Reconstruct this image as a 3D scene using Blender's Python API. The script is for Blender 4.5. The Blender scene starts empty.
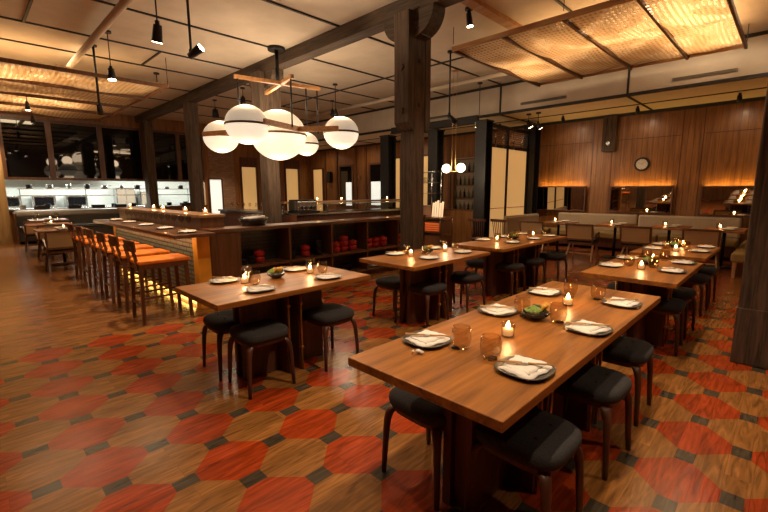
import bpy, bmesh, math, random
from mathutils import Vector, Matrix
random.seed(7)
PI = math.pi
col = bpy.context.scene.collection
sc = bpy.context.scene

# ------------------------------------------------------------------ camera, world, exposure
cam_d = bpy.data.cameras.new('camera'); cam = bpy.data.objects.new('camera', cam_d); col.objects.link(cam)
sc.camera = cam
YAW, PITCH, ROLL, FPX = 0.77827, 0.15492, 0.004365, 413.1
cy, sy = math.cos(YAW), math.sin(YAW)
fwd = Vector((-sy*math.cos(PITCH), cy*math.cos(PITCH), -math.sin(PITCH)))
rt = Vector((cy, sy, 0)); dn = fwd.cross(rt)
c_, s_ = math.cos(ROLL), math.sin(ROLL)
R_ = rt*c_ + dn*s_; D_ = dn*c_ - rt*s_
cam.matrix_world = Matrix(((R_.x, -D_.x, -fwd.x, 0), (R_.y, -D_.y, -fwd.y, 0), (R_.z, -D_.z, -fwd.z, 1.5), (0, 0, 0, 1)))
cam_d.sensor_width = 36; cam_d.lens = FPX/768*36; cam_d.clip_start = .05; cam_d.clip_end = 100
w = bpy.data.worlds.new('world'); sc.world = w; w.use_nodes = True
w.node_tree.nodes['Background'].inputs[0].default_value = (1, .72, .45, 1)
w.node_tree.nodes['Background'].inputs[1].default_value = 0.02
sc.view_settings.view_transform = 'Standard'; sc.view_settings.look = 'None'
sc.view_settings.gamma = 1; sc.view_settings.use_curve_mapping = False
sc.view_settings.exposure = -0.25
sc.cycles.use_denoising = True
sc.cycles.max_bounces = 8; sc.cycles.diffuse_bounces = 4; sc.cycles.glossy_bounces = 4
sc.cycles.transmission_bounces = 8; sc.cycles.transparent_max_bounces = 16
sc.cycles.sample_clamp_indirect = 4
sc.cycles.caustics_reflective = False; sc.cycles.caustics_refractive = False
WARM = (1.0, .60, .28); SOFT = (1.0, .72, .46); AMBER = (1.0, .54, .11)
H = 4.15            # ceiling height

# ------------------------------------------------------------------ materials
def srgb(r, g, b):
    f = lambda c: c/12.92 if c <= .04045 else ((c+.055)/1.055)**2.4
    return (f(r/255), f(g/255), f(b/255), 1)
def nm(name):
    m = bpy.data.materials.new(name); m.use_nodes = True
    nt = m.node_tree; b = nt.nodes['Principled BSDF']
    return m, nt, b
def plain(name, c, rough=.5, metal=0, coat=0, noise=0, scale=20, bump=0):
    m, nt, b = nm(name)
    b.inputs['Base Color'].default_value = c; b.inputs['Roughness'].default_value = rough
    b.inputs['Metallic'].default_value = metal; b.inputs['Coat Weight'].default_value = coat
    tc = nt.nodes.new('ShaderNodeTexCoord'); n = nt.nodes.new('ShaderNodeTexNoise')
    n.inputs['Scale'].default_value = scale; n.inputs['Detail'].default_value = 4
    nt.links.new(tc.outputs['Object'], n.inputs['Vector'])
    if noise:
        mx = nt.nodes.new('ShaderNodeMix'); mx.data_type = 'RGBA'; mx.blend_type = 'MULTIPLY'
        mx.inputs[0].default_value = 1; mx.inputs[6].default_value = c
        mr = nt.nodes.new('ShaderNodeMapRange'); mr.inputs[1].default_value = .3; mr.inputs[2].default_value = .7
        mr.inputs[3].default_value = 1-noise; mr.inputs[4].default_value = 1+noise*.5
        nt.links.new(n.outputs['Fac'], mr.inputs[0]); nt.links.new(mr.outputs[0], mx.inputs[7])
        nt.links.new(mx.outputs[2], b.inputs['Base Color'])
    if bump:
        bp = nt.nodes.new('ShaderNodeBump'); bp.inputs['Strength'].default_value = bump; bp.inputs['Distance'].default_value = .01
        nt.links.new(n.outputs['Fac'], bp.inputs['Height']); nt.links.new(bp.outputs[0], b.inputs['Normal'])
    return m
def wood(name, c1, c2, axis='Y', rough=.4, coat=.0, scale=1.0, bump=.1, fine=60):
    """grain stretched along one object axis"""
    m, nt, b = nm(name); N = nt.nodes; L = nt.links
    tc = N.new('ShaderNodeTexCoord'); mp = N.new('ShaderNodeMapping')
    s = {'X': (.6, 9, 9), 'Y': (9, .6, 9), 'Z': (9, 9, .6)}[axis]
    mp.inputs['Scale'].default_value = [v*scale for v in s]
    n1 = N.new('ShaderNodeTexNoise'); n1.inputs['Scale'].default_value = 1.6; n1.inputs['Detail'].default_value = 8; n1.inputs['Roughness'].default_value = .65; n1.inputs['Distortion'].default_value = .6
    n2 = N.new('ShaderNodeTexNoise'); n2.inputs['Scale'].default_value = fine/9; n2.inputs['Detail'].default_value = 3
    L.new(tc.outputs['Object'], mp.inputs[0]); L.new(mp.outputs[0], n1.inputs['Vector']); L.new(mp.outputs[0], n2.inputs['Vector'])
    ad = N.new('ShaderNodeMath'); ad.operation = 'MULTIPLY_ADD'; ad.inputs[1].default_value = .35
    L.new(n2.outputs['Fac'], ad.inputs[0]); L.new(n1.outputs['Fac'], ad.inputs[2])
    cr = N.new('ShaderNodeValToRGB'); cr.color_ramp.elements[0].position = .48; cr.color_ramp.elements[1].position = .86
    cr.color_ramp.elements[0].color = c1; cr.color_ramp.elements[1].color = c2
    L.new(ad.outputs[0], cr.inputs[0]); L.new(cr.outputs[0], b.inputs['Base Color'])
    b.inputs['Roughness'].default_value = rough; b.inputs['Coat Weight'].default_value = coat; b.inputs['Coat Roughness'].default_value = .15
    bp = N.new('ShaderNodeBump'); bp.inputs['Strength'].default_value = bump; bp.inputs['Distance'].default_value = .005
    L.new(ad.outputs[0], bp.inputs['Height']); L.new(bp.outputs[0], b.inputs['Normal'])
    return m
def emit(name, c, s):
    m, nt, b = nm(name); b.inputs['Base Color'].default_value = (c[0], c[1], c[2], 1)
    b.inputs['Emission Color'].default_value = (c[0], c[1], c[2], 1); b.inputs['Emission Strength'].default_value = s
    b.inputs['Roughness'].default_value = .4
    return m
def tiled(name, c1, c2, mortar, bw, bh, ms, swz, rough=.3, offset=.5, bump=.4):
    """brick pattern; swz picks the two object axes"""
    m, nt, b = nm(name); N = nt.nodes; L = nt.links
    tc = N.new('ShaderNodeTexCoord'); sp = N.new('ShaderNodeSeparateXYZ'); cb = N.new('ShaderNodeCombineXYZ')
    L.new(tc.outputs['Object'], sp.inputs[0]); L.new(sp.outputs[swz[0]], cb.inputs[0]); L.new(sp.outputs[swz[1]], cb.inputs[1])
    br = N.new('ShaderNodeTexBrick'); L.new(cb.outputs[0], br.inputs['Vector'])
    br.inputs['Scale'].default_value = 1; br.inputs['Color1'].default_value = c1; br.inputs['Color2'].default_value = c2
    br.inputs['Mortar'].default_value = mortar; br.inputs['Mortar Size'].default_value = ms
    br.inputs['Brick Width'].default_value = bw; br.inputs['Row Height'].default_value = bh; br.offset = offset
    L.new(br.outputs['Color'], b.inputs['Base Color']); b.inputs['Roughness'].default_value = rough
    bp = N.new('ShaderNodeBump'); bp.invert = True; bp.inputs['Strength'].default_value = bump; bp.inputs['Distance'].default_value = .004
    L.new(br.outputs['Fac'], bp.inputs['Height']); L.new(bp.outputs[0], b.inputs['Normal'])
    return m

def floor_mat():
    m, nt, b = nm('painted_wood_floor'); N = nt.nodes; L = nt.links
    def M(op, a, bb=None, c=None):
        n = N.new('ShaderNodeMath'); n.operation = op
        for i, v in enumerate((a, bb, c)):
            if v is None: continue
            if isinstance(v, (int, float)): n.inputs[i].default_value = v
            else: L.new(v, n.inputs[i])
        return n.outputs[0]
    tc = N.new('ShaderNodeTexCoord'); sp = N.new('ShaderNodeSeparateXYZ'); L.new(tc.outputs['Object'], sp.inputs[0])
    X, Y = sp.outputs[0], sp.outputs[1]
    sx, sy_ = .228, .2595
    ax = M('PINGPONG', M('ADD', X, .291), sx); ay = M('PINGPONG', M('ADD', Y, -2.478), sy_)
    d = M('ADD', M('DIVIDE', ax, .2423), M('DIVIDE', ay, .245))
    orange = M('LESS_THAN', d, 1.0)
    g1 = M('MULTIPLY', M('GREATER_THAN', ax, sx-.045), M('LESS_THAN', ay, .060))
    g2 = M('MULTIPLY', M('LESS_THAN', ax, .045), M('GREATER_THAN', ay, sy_-.060))
    gray = M('MAXIMUM', g1, g2)
    # boards: running along Y, one board per wood cell half
    mp = N.new('ShaderNodeMapping'); mp.inputs['Rotation'].default_value = (0, 0, PI/2)
    L.new(tc.outputs['Object'], mp.inputs[0])
    br = N.new('ShaderNodeTexBrick'); L.new(mp.outputs[0], br.inputs['Vector'])
    br.inputs['Scale'].default_value = 1; br.inputs['Brick Width'].default_value = 1.35; br.inputs['Row Height'].default_value = .114
    br.inputs['Mortar Size'].default_value = .0012; br.inputs['Color1'].default_value = (.30, .30, .30, 1); br.inputs['Color2'].default_value = (1, 1, 1, 1)
    br.inputs['Mortar'].default_value = (.16, .16, .16, 1)
    m2 = N.new('ShaderNodeMapping'); m2.inputs['Scale'].default_value = (26, 3.0, 8); L.new(tc.outputs['Object'], m2.inputs[0])
    # break the grain from board to board
    off = N.new('ShaderNodeVectorMath'); off.operation = 'MULTIPLY_ADD'; off.inputs[1].default_value = (0, 9, 0)
    L.new(br.outputs['Color'], off.inputs[0]); L.new(m2.outputs[0], off.inputs[2])
    n1 = N.new('ShaderNodeTexNoise'); n1.inputs['Scale'].default_value = 1; n1.inputs['Detail'].default_value = 6; n1.inputs['Distortion'].default_value = 1.6
    L.new(off.outputs[0], n1.inputs['Vector'])
    grain = N.new('ShaderNodeMapRange'); grain.inputs[1].default_value = .3; grain.inputs[2].default_value = .7; grain.inputs[3].default_value = .45; grain.inputs[4].default_value = 1.2
    L.new(n1.outputs['Fac'], grain.inputs[0])
    tone = N.new('ShaderNodeMapRange'); tone.inputs[3].default_value = .72; tone.inputs[4].default_value = 1.08; L.new(br.outputs['Color'], tone.inputs[0])
    shade = M('MULTIPLY', grain.outputs[0], tone.outputs[0])
    def mix(f, a, c):
        x = N.new('ShaderNodeMix'); x.data_type = 'RGBA'
        L.new(f, x.inputs[0])
        for i, v in ((6, a), (7, c)):
            if isinstance(v, tuple): x.inputs[i].default_value = v
            else: L.new(v, x.inputs[i])
        return x.outputs[2]
    # worn paint
    n3 = N.new('ShaderNodeTexNoise'); n3.inputs['Scale'].default_value = 1.1; n3.inputs['Detail'].default_value = 3; L.new(tc.outputs['Object'], n3.inputs['Vector'])
    WOODC, REDC, GREY = (.30, .128, .033, 1), (.36, .043, .008, 1), (.070, .055, .036, 1)
    red = mix(M('MULTIPLY', orange, .93), WOODC, REDC)
    base = mix(gray, red, GREY)
    edge = M('MULTIPLY', M('GREATER_THAN', X, -5.1), M('LESS_THAN', Y, 12.0))
    base = mix(edge, (.27, .112, .034, 1), base)
    mu = N.new('ShaderNodeMix'); mu.data_type = 'RGBA'; mu.blend_type = 'MULTIPLY'; mu.inputs[0].default_value = 1
    cb = N.new('ShaderNodeCombineColor'); [L.new(shade, cb.inputs[i]) for i in range(3)]
    L.new(base, mu.inputs[6]); L.new(cb.outputs[0], mu.inputs[7])
    L.new(mu.outputs[2], b.inputs['Base Color'])
    rg = N.new('ShaderNodeMapRange'); rg.inputs[3].default_value = .13; rg.inputs[4].default_value = .30
    L.new(n3.outputs['Fac'], rg.inputs[0]); L.new(rg.outputs[0], b.inputs['Roughness'])
    b.inputs['Specular IOR Level'].default_value = .42
    bp = N.new('ShaderNodeBump'); bp.inputs['Strength'].default_value = .25; bp.inputs['Distance'].default_value = .003
    L.new(shade, bp.inputs['Height']); L.new(bp.outputs[0], b.inputs['Normal'])
    return m

def weave_mat(name, c):
    """woven strips of pale veneer: gaps let light through, strips glow when lit from above"""
    m = bpy.data.materials.new(name); m.use_nodes = True; nt = m.node_tree; N = nt.nodes; L = nt.links; N.clear()
    out = N.new('ShaderNodeOutputMaterial'); tc = N.new('ShaderNodeTexCoord')
    def wave(ax, sc_, dist):
        wv = N.new('ShaderNodeTexWave'); wv.wave_type = 'BANDS'; wv.bands_direction = ax
        wv.inputs['Scale'].default_value = sc_; wv.inputs['Distortion'].default_value = dist; wv.inputs['Detail'].default_value = 1
        L.new(tc.outputs['Object'], wv.inputs['Vector']); return wv.outputs['Fac']
    wx = wave('X', 5.0, .8); wy = wave('Y', 3.6, 1.0)
    no = N.new('ShaderNodeTexNoise'); no.inputs['Scale'].default_value = 2.2; L.new(tc.outputs['Object'], no.inputs['Vector'])
    pr = N.new('ShaderNodeMath'); pr.operation = 'MULTIPLY'; L.new(wx, pr.inputs[0]); L.new(wy, pr.inputs[1])
    ramp = N.new('ShaderNodeMapRange'); ramp.inputs[1].default_value = .25; ramp.inputs[2].default_value = .8
    ramp.inputs[3].default_value = 0; ramp.inputs[4].default_value = 1; L.new(pr.outputs[0], ramp.inputs[0])
    patch = N.new('ShaderNodeMapRange'); patch.inputs[1].default_value = .45; patch.inputs[2].default_value = .6; L.new(no.outputs['Fac'], patch.inputs[0])
    pm = N.new('ShaderNodeMath'); pm.operation = 'MULTIPLY'; L.new(ramp.outputs[0], pm.inputs[0]); L.new(patch.outputs[0], pm.inputs[1])
    cm = N.new('ShaderNodeMix'); cm.data_type = 'RGBA'; cm.inputs[6].default_value = c; cm.inputs[7].default_value = (c[0]*.5, c[1]*.42, c[2]*.35, 1)
    L.new(pr.outputs[0], cm.inputs[0])
    df = N.new('ShaderNodeBsdfDiffuse'); tl = N.new('ShaderNodeBsdfTranslucent')
    L.new(cm.outputs[2], df.inputs[0]); L.new(cm.outputs[2], tl.inputs[0])
    ms = N.new('ShaderNodeMixShader'); ms.inputs[0].default_value = .5; L.new(df.outputs[0], ms.inputs[1]); L.new(tl.outputs[0], ms.inputs[2])
    tr = N.new('ShaderNodeBsdfTransparent'); m2 = N.new('ShaderNodeMixShader'); L.new(pm.outputs[0], m2.inputs[0])
    L.new(ms.outputs[0], m2.inputs[1]); L.new(tr.outputs[0], m2.inputs[2]); L.new(m2.outputs[0], out.inputs[0])
    return m
def cane_mat():
    m = bpy.data.materials.new('cane_webbing'); m.use_nodes = True; nt = m.node_tree; N = nt.nodes; L = nt.links
    b = N['Principled BSDF']; b.inputs['Base Color'].default_value = (.50, .34, .17, 1); b.inputs['Roughness'].default_value = .6
    tc = N.new('ShaderNodeTexCoord'); ck = N.new('ShaderNodeTexChecker'); ck.inputs['Scale'].default_value = 90
    ck.inputs[1].default_value = (.52, .36, .19, 1); ck.inputs[2].default_value = (.36, .23, .10, 1)
    L.new(tc.outputs['Object'], ck.inputs[0]); L.new(ck.outputs[0], b.inputs['Base Color'])
    return m
def glass_mat(name, tint, mixf=.12, rough=.02):
    """thin drinking glass / pane: transparent with a sharp reflection"""
    m = bpy.data.materials.new(name); m.use_nodes = True; nt = m.node_tree; N = nt.nodes; L = nt.links; N.clear()
    out = N.new('ShaderNodeOutputMaterial'); tr = N.new('ShaderNodeBsdfTransparent'); tr.inputs[0].default_value = tint
    gl = N.new('ShaderNodeBsdfGlossy'); gl.inputs['Roughness'].default_value = rough
    fr = N.new('ShaderNodeLayerWeight'); fr.inputs[0].default_value = .5
    pw = N.new('ShaderNodeMath'); pw.operation = 'POWER'; pw.inputs[1].default_value = 4; L.new(fr.outputs['Facing'], pw.inputs[0])
    ad = N.new('ShaderNodeMath'); ad.operation = 'ADD'; ad.inputs[1].default_value = mixf; ad.use_clamp = True; L.new(pw.outputs[0], ad.inputs[0])
    ms = N.new('ShaderNodeMixShader'); L.new(ad.outputs[0], ms.inputs[0]); L.new(tr.outputs[0], ms.inputs[1]); L.new(gl.outputs[0], ms.inputs[2])
    L.new(ms.outputs[0], out.inputs[0]); return m

MAT = dict(
 floor=floor_mat(),
 plaster=plain('ceiling_plaster', (.58, .51, .42, 1), .9, noise=.10, scale=2.5, bump=.15),
 cream=plain('cream_soffit', (.86, .77, .58, 1), .8, noise=.05, scale=3),
 batten=plain('dark_batten', (.018, .014, .011, 1), .6, noise=.3, scale=8),
 timber=wood('old_timber', (.022, .014, .009, 1), (.125, .080, .050, 1), 'Z', .8, 0, 1.5, 1.0),
 timberx=wood('old_timber_beam', (.024, .016, .011, 1), (.105, .070, .045, 1), 'X', .8, 0, 1.2, 1.0),
 walnutz=wood('walnut_panelling', (.150, .056, .013, 1), (.34, .150, .042, 1), 'Z', .42, .1, .8, .1),
 walnutz2=wood('walnut_panel_darker', (.105, .040, .015, 1), (.245, .105, .042, 1), 'Z', .42, .1, .9, .1),
 brown=wood('brown_wood', (.075, .030, .013, 1), (.185, .078, .032, 1), 'Z', .4, .1, 1.0, .1),
 browny=wood('brown_wood_long', (.075, .030, .013, 1), (.185, .078, .032, 1), 'Y', .3, .2, 1.0, .1),
 brownx=wood('brown_wood_cross', (.075, .030, .013, 1), (.185, .078, .032, 1), 'X', .3, .2, 1.0, .1),
 table=wood('table_walnut', (.150, .052, .009, 1), (.45, .172, .029, 1), 'Y', .42, .03, .9, .05),
 ledge=wood('ledge_wood', (.24, .12, .055, 1), (.44, .25, .12, 1), 'Y', .3, .2, 1, .05),
 ped=wood('pedestal_wood', (.055, .019, .010, 1), (.145, .052, .025, 1), 'Z', .45, 0, 1, .1),
 leg=wood('stool_leg_wood', (.050, .018, .009, 1), (.125, .045, .022, 1), 'Z', .45, .05, 1.2, .05),
 stoolwood=wood('bar_stool_wood', (.080, .028, .013, 1), (.175, .066, .029, 1), 'Z', .35, .2, 1.2, .05),
 palewood=wood('pale_wood', (.28, .16, .08, 1), (.52, .33, .18, 1), 'Z', .4, .1, 1.2, .05),
 railwood=wood('canopy_wood', (.25, .11, .035, 1), (.50, .26, .10, 1), 'X', .5, 0, 1, .1),
 cloth=plain('charcoal_cloth', (.034, .033, .035, 1), .9, noise=.35, scale=120, bump=.3),
 orange=plain('orange_leather', (.90, .235, .014, 1), .6, noise=.12, scale=14, bump=.05),
 cream_up=plain('taupe_upholstery', (.42, .34, .25, 1), .8, noise=.1, scale=40, bump=.1),
 olive_up=plain('ochre_upholstery', (.30, .21, .075, 1), .75, noise=.15, scale=30, bump=.1),
 dark_up=plain('dark_green_leather', (.045, .045, .036, 1), .35, noise=.2, scale=10),
 grey_up=plain('grey_leather', (.34, .32, .27, 1), .4, noise=.1, scale=10),
 steel=plain('black_steel', (.014, .013, .014, 1), .45, .3, noise=.3, scale=12),
 brass=plain('brass', (.62, .36, .14, 1), .3, 1),
 chrome=plain('stainless_steel', (.55, .57, .57, 1), .25, 1, noise=.1, scale=5),
 plate=plain('dark_stoneware', (.105, .097, .088, 1), .28, noise=.25, scale=30),
 napkin=plain('white_napkin', (.88, .85, .80, 1), .85, noise=.06, scale=60, bump=.2),
 paper=plain('crumpled_paper', (.80, .76, .70, 1), .8, bump=.5, scale=60),
 chop=plain('bamboo', (.55, .33, .13, 1), .5),
 blackglaze=plain('black_glaze', (.012, .011, .011, 1), .15, coat=.5),
 redlac=plain('red_lacquer', (.40, .018, .010, 1), .35, coat=.2),
 whitechina=plain('white_china', (.75, .73, .68, 1), .25, coat=.4),
 green=plain('succulent_green', (.20, .32, .06, 1), .4, noise=.3, scale=30),
 green2=plain('dark_leaf', (.065, .12, .03, 1), .5, noise=.3, scale=30),
 yellow=plain('yellow_flower', (.72, .42, .06, 1), .6),
 wax=emit('candle_wax', (1, .50, .18), .75),
 flame=emit('candle_flame', (1, .68, .30), 55),
 tumbler=glass_mat('amber_tumbler_glass', (.93, .875, .78, 1), .07),
 clear=glass_mat('clear_glass', (.93, .93, .91, 1), .03),
 globe=emit('opal_glass_lit', (1.0, .88, .66), .95), globetop=emit('opal_glass_upper', (.86, .78, .60), .42), kglow=emit('painted_kitchen_white', (.95, 1, .90), .9),  # kglow: flat white emission standing in for the kitchen's brightness
 bulb=emit('lamp_face', (1.0, .74, .46), 35),
 led=emit('amber_led', (1.0, .54, .10), 5),
 ledlow=emit('amber_led_low', (1.0, .50, .10), 5),
 shoji=emit('cream_paper_painted_glow', (.92, .56, .20), .45),  # light falling on the cream panels is put in as emission
 kwhite=plain('kitchen_white_tile', (.78, .80, .76, 1), .35),
 ktile=tiled('kitchen_tile', (.74, .77, .74, 1), (.70, .74, .71, 1), (.55, .57, .55, 1), .15, .075, .004, (1, 2), .25),
 ktube=emit('kitchen_tube', (.98, 1.0, .92), 9),
 bartile=tiled('grey_green_tile', (.27, .29, .25, 1), (.19, .21, .185, 1), (.05, .045, .035, 1), .24, .060, .010, (0, 2), .3),
 backtile=tiled('dark_glazed_tile', (.060, .062, .066, 1), (.042, .044, .048, 1), (.008, .008, .008, 1), .22, .055, .004, (1, 2), .3),
 ochre=wood('ochre_panel', (.34, .20, .07, 1), (.62, .42, .17, 1), 'Z', .5, 0, .6, .05),  # ochre wood, made paler so the wall looks lit
 brick=tiled('old_brick', (.40, .22, .12, 1), (.26, .14, .08, 1), (.20, .16, .12, 1), .22, .075, .010, (1, 2), .85),
 darkglass=plain('dark_window_glass', (.006, .006, .007, 1), .025),
 mirror=plain('mirror_silver', (.62, .60, .56, 1), .02, 1),
 yellowlit_wood=plain('post_amber_light_painted', (.90, .42, .04, 1), .4, noise=.15, scale=6),  # yellow light on the post is put into its colour
 cane=cane_mat(),
 weave=weave_mat('woven_veneer', (.74, .60, .42, 1)),
 grille=plain('grille_metal', (.24, .19, .14, 1), .6),
 clockface=plain('clock_face', (.70, .66, .58, 1), .4),
 menu=emit('menu_paper_painted_glow', (1, .74, .45), .8),  # light on the menu sheets is put in as emission
 amberbox=emit('orange_drawer_painted_glow', (.9, .17, .03), .35),  # orange drawer front; its brightness is painted as emission
)

# ------------------------------------------------------------------ mesh helpers
class MB:
    def __init__(s): s.v = []; s.f = []; s.sm = []
    def add(s, vs, fs, smooth=False):
        o = len(s.v); s.v += [tuple(v) for v in vs]
        s.f += [tuple(i+o for i in f) for f in fs]; s.sm += [smooth]*len(fs); return s
    def box(s, x0, x1, y0, y1, z0, z1):
        return s.add([(x0,y0,z0),(x1,y0,z0),(x1,y1,z0),(x0,y1,z0),(x0,y0,z1),(x1,y0,z1),(x1,y1,z1),(x0,y1,z1)],
                     [(0,3,2,1),(4,5,6,7),(0,1,5,4),(1,2,6,5),(2,3,7,6),(3,0,4,7)])
    def bar(s, a, b, w, h, w2=None, h2=None):
        """rectangular bar between two points"""
        a, b = Vector(a), Vector(b); d = (b-a).normalized()
        up = Vector((0,0,1)) if abs(d.z) < .9 else Vector((0,1,0))
        sd = d.cross(up).normalized(); u = sd.cross(d).normalized()
        vs = []
        for p, ww, hh in ((a, w, h), (b, w2 or w, h2 or h)):
            for i, j in ((-1,-1),(1,-1),(1,1),(-1,1)): vs.append(p + sd*ww/2*i + u*hh/2*j)
        return s.add(vs, [(0,1,2,3),(7,6,5,4),(0,4,5,1),(1,5,6,2),(2,6,7,3),(3,7,4,0)])
    def cyl(s, a, b, r, r2=None, n=12, cap=True):
        a, b = Vector(a), Vector(b); r2 = r if r2 is None else r2; d = (b-a).normalized()
        up = Vector((0,0,1)) if abs(d.z) < .9 else Vector((1,0,0))
        sd = d.cross(up).normalized(); u = sd.cross(d).normalized(); vs = []
        for p, rr in ((a, r), (b, r2)):
            for i in range(n): t = 2*PI*i/n; vs.append(p + sd*rr*math.cos(t) + u*rr*math.sin(t))
        s.add(vs, [(i, (i+1) % n, n+(i+1) % n, n+i) for i in range(n)], True)
        if cap:
            s.add(vs[:n], [tuple(range(n-1, -1, -1))]); s.add(vs[n:], [tuple(range(n))])
        return s
    def path(s, pts, r, n=8):
        for a, b in zip(pts[:-1], pts[1:]): s.cyl(a, b, r, n=n)
        return s
    def lathe(s, c, prof, n=24, smooth=True, sx=1, sy=1):
        """prof = [(r, z)...]"""
        vs = []; m = len(prof)
        for r, z in prof:
            for i in range(n): t = 2*PI*i/n; vs.append((c[0]+r*math.cos(t)*sx, c[1]+r*math.sin(t)*sy, c[2]+z))
        fs = [(k*n+i, k*n+(i+1) % n, (k+1)*n+(i+1) % n, (k+1)*n+i) for k in range(m-1) for i in range(n)]
        return s.add(vs, fs, smooth)
    def sphere(s, c, r, n=24, m=14, sz=1):
        return s.lathe(c, [(max(1e-4, r*math.sin(PI*k/m)), -r*sz*math.cos(PI*k/m)) for k in range(m+1)], n)
    def prism(s, poly, axis, a, b):
        """extrude 2-D polygon along axis"""
        f = {'x': lambda u, v, t: (t, u, v), 'y': lambda u, v, t: (u, t, v), 'z': lambda u, v, t: (u, v, t)}[axis]
        n = len(poly); vs = [f(u, v, a) for u, v in poly] + [f(u, v, b) for u, v in poly]
        return s.add(vs, [tuple(range(n-1, -1, -1)), tuple(range(n, 2*n))] + [(i, (i+1) % n, n+(i+1) % n, n+i) for i in range(n)])
    def build(s, name, mat, parent=None, bevel=0, seg=2):
        me = bpy.data.meshes.new(name); me.from_pydata(s.v, [], s.f)
        for p, k in zip(me.polygons, s.sm): p.use_smooth = k
        bm = bmesh.new(); bm.from_mesh(me); bmesh.ops.remove_doubles(bm, verts=bm.verts, dist=1e-5)
        bmesh.ops.recalc_face_normals(bm, faces=bm.faces); bm.to_mesh(me); bm.free()
        me.materials.append(MAT[mat] if isinstance(mat, str) else mat)
        o = bpy.data.objects.new(name, me); col.objects.link(o)
        if parent: o.parent = parent
        if bevel:
            b = o.modifiers.new('bevel', 'BEVEL'); b.width = bevel; b.segments = seg; b.limit_method = 'ANGLE'; b.angle_limit = .7
        return o
def B(x0, x1, y0, y1, z0, z1): return MB().box(x0, x1, y0, y1, z0, z1)
def tag(o, label=None, cat=None, group=None, kind=None):
    if label: o['label'] = label
    if cat: o['category'] = cat
    if group: o['group'] = group
    if kind: o['kind'] = kind
    return o
def empty(name, loc, rz=0, label=None, cat=None, group=None):
    o = bpy.data.objects.new(name, None); col.objects.link(o); o.location = loc; o.rotation_euler = (0, 0, rz)
    o.empty_display_size = .1
    return tag(o, label, cat, group)
def S(o): o['kind'] = 'structure'; return o
def children(o): return [c for c in bpy.data.objects if c.parent == o]
def copy_tree(o, parent=None):
    kids = [c for c in KIDS.get(o.name, [])] if o.name in KIDS else children(o)
    KIDS[o.name] = kids
    c = o.copy(); col.objects.link(c); c.parent = parent
    for k in kids: copy_tree(k, c)
    return c
KIDS = {}
def place(src, loc, rz, label, cat, group, used):
    o = src if not used[0] else copy_tree(src)
    used[0] = True
    o.location = loc; o.rotation_euler = (0, 0, rz); tag(o, label, cat, group)
    if cat == 'stool': o.scale = (1.06, 1.06, 1.0)
    return o
def light(name, kind, loc, power, color, parent=None, **k):
    d = bpy.data.lights.new(name, kind); d.energy = power; d.color = color
    for a, v in k.items(): setattr(d, a, v)
    o = bpy.data.objects.new(name, d); col.objects.link(o); o.location = loc
    if parent: o.parent = parent
    return o

# ------------------------------------------------------------------ the room
XK, XR, YB, YN = -16.8, 3.2, 12.0, -3.2          # kitchen wall, right wall, banquette wall, near wall
S(B(XK-4, XR, YN, YB, -.1, 0).build('floor', 'floor'))
S(B(XK-4, XR, YN, 9.85, H, H+.1).build('ceiling', 'plaster'))
S(B(XR, XR+.15, YN, YB, 0, H).build('wall_right', 'walnutz'))
S(B(XK-4, XR, YN-.15, YN, 0, H).build('wall_near', 'walnutz'))
S(B(XK-.2, XR, YB, YB+.15, 0, 3.45).build('wall_banquette', 'walnutz'))
sof = S(B(XK, XR, 9.85, 9.95, 3.42, H+.1).build('trim_1', 'plaster'))
S(B(XK, XR, 9.95, YB, 3.42, 3.52).build('trim_2', 'cream'))
k = 3
def trimbox(*a, mat='batten'):
    global k
    o = S(B(*a).build('trim_%d' % k, mat)); k += 1; return o
trimbox(XK, XR, 9.83, 9.86, 4.09, H)                 # fascia top line
trimbox(XK, XR, 9.80, 9.86, 3.40, 3.46)              # fascia bottom line
trimbox(XK, XR, 10.93, 10.97, 3.405, 3.425)
trimbox(XK, XR, 11.96, 12.0, 3.35, 3.42)
for x in (-2.67, -5.55, -8.87, -12.2, .4):
    trimbox(x-.02, x+.02, 9.83, 9.86, 3.46, 4.09)
    trimbox(x-.02, x+.02, 9.86, 12.0, 3.40, 3.425)
for x in (-2.67, -5.545, -7.2, -8.86, -10.06, -11.7, -13.3, -15, .4):
    trimbox(x-.017, x+.017, YN, 9.85, H-.022, H+.002)
trimbox(XK, XR, 7.335, 7.37, H-.022, H+.002)
for x0, x1, y in ((-8.87, -7.2, 1.0), (-10.06, -8.87, 2.98), (-7.2, -5.55, .2), (-5.55, -2.67, 1.6), (-11.7, -10.06, 4.6), (-13.3, -11.7, 3.4), (-2.67, .4, 3.2)):
    trimbox(x0, x1, y-.017, y+.017, H-.022, H+.002)
# long air slots in the fascia
for x0, x1 in ((-1.92, -.95), (-5.0, -3.9), (-8.3, -7.1)):
    g = empty('air_grille', (x0, 9.84, 3.56), 0, None, 'vent')
    B(0, x1-x0, -.012, .01, 0, .06).build('frame', 'grille', g)
    m = MB(); [m.box(.02, x1-x0-.02, -.016, -.011, .008+i*.018, .016+i*.018) for i in range(3)]; m.build('slats', 'batten', g)
    tag(g, {-1.92: 'long narrow air grille in cream fascia, nearest the right timber column', -5.0: 'long narrow air grille in cream fascia below the woven canopy\'s middle', -8.3: 'long narrow air grille in cream fascia beside the centre column'}[x0], None, 'air grilles in the fascia')

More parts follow.
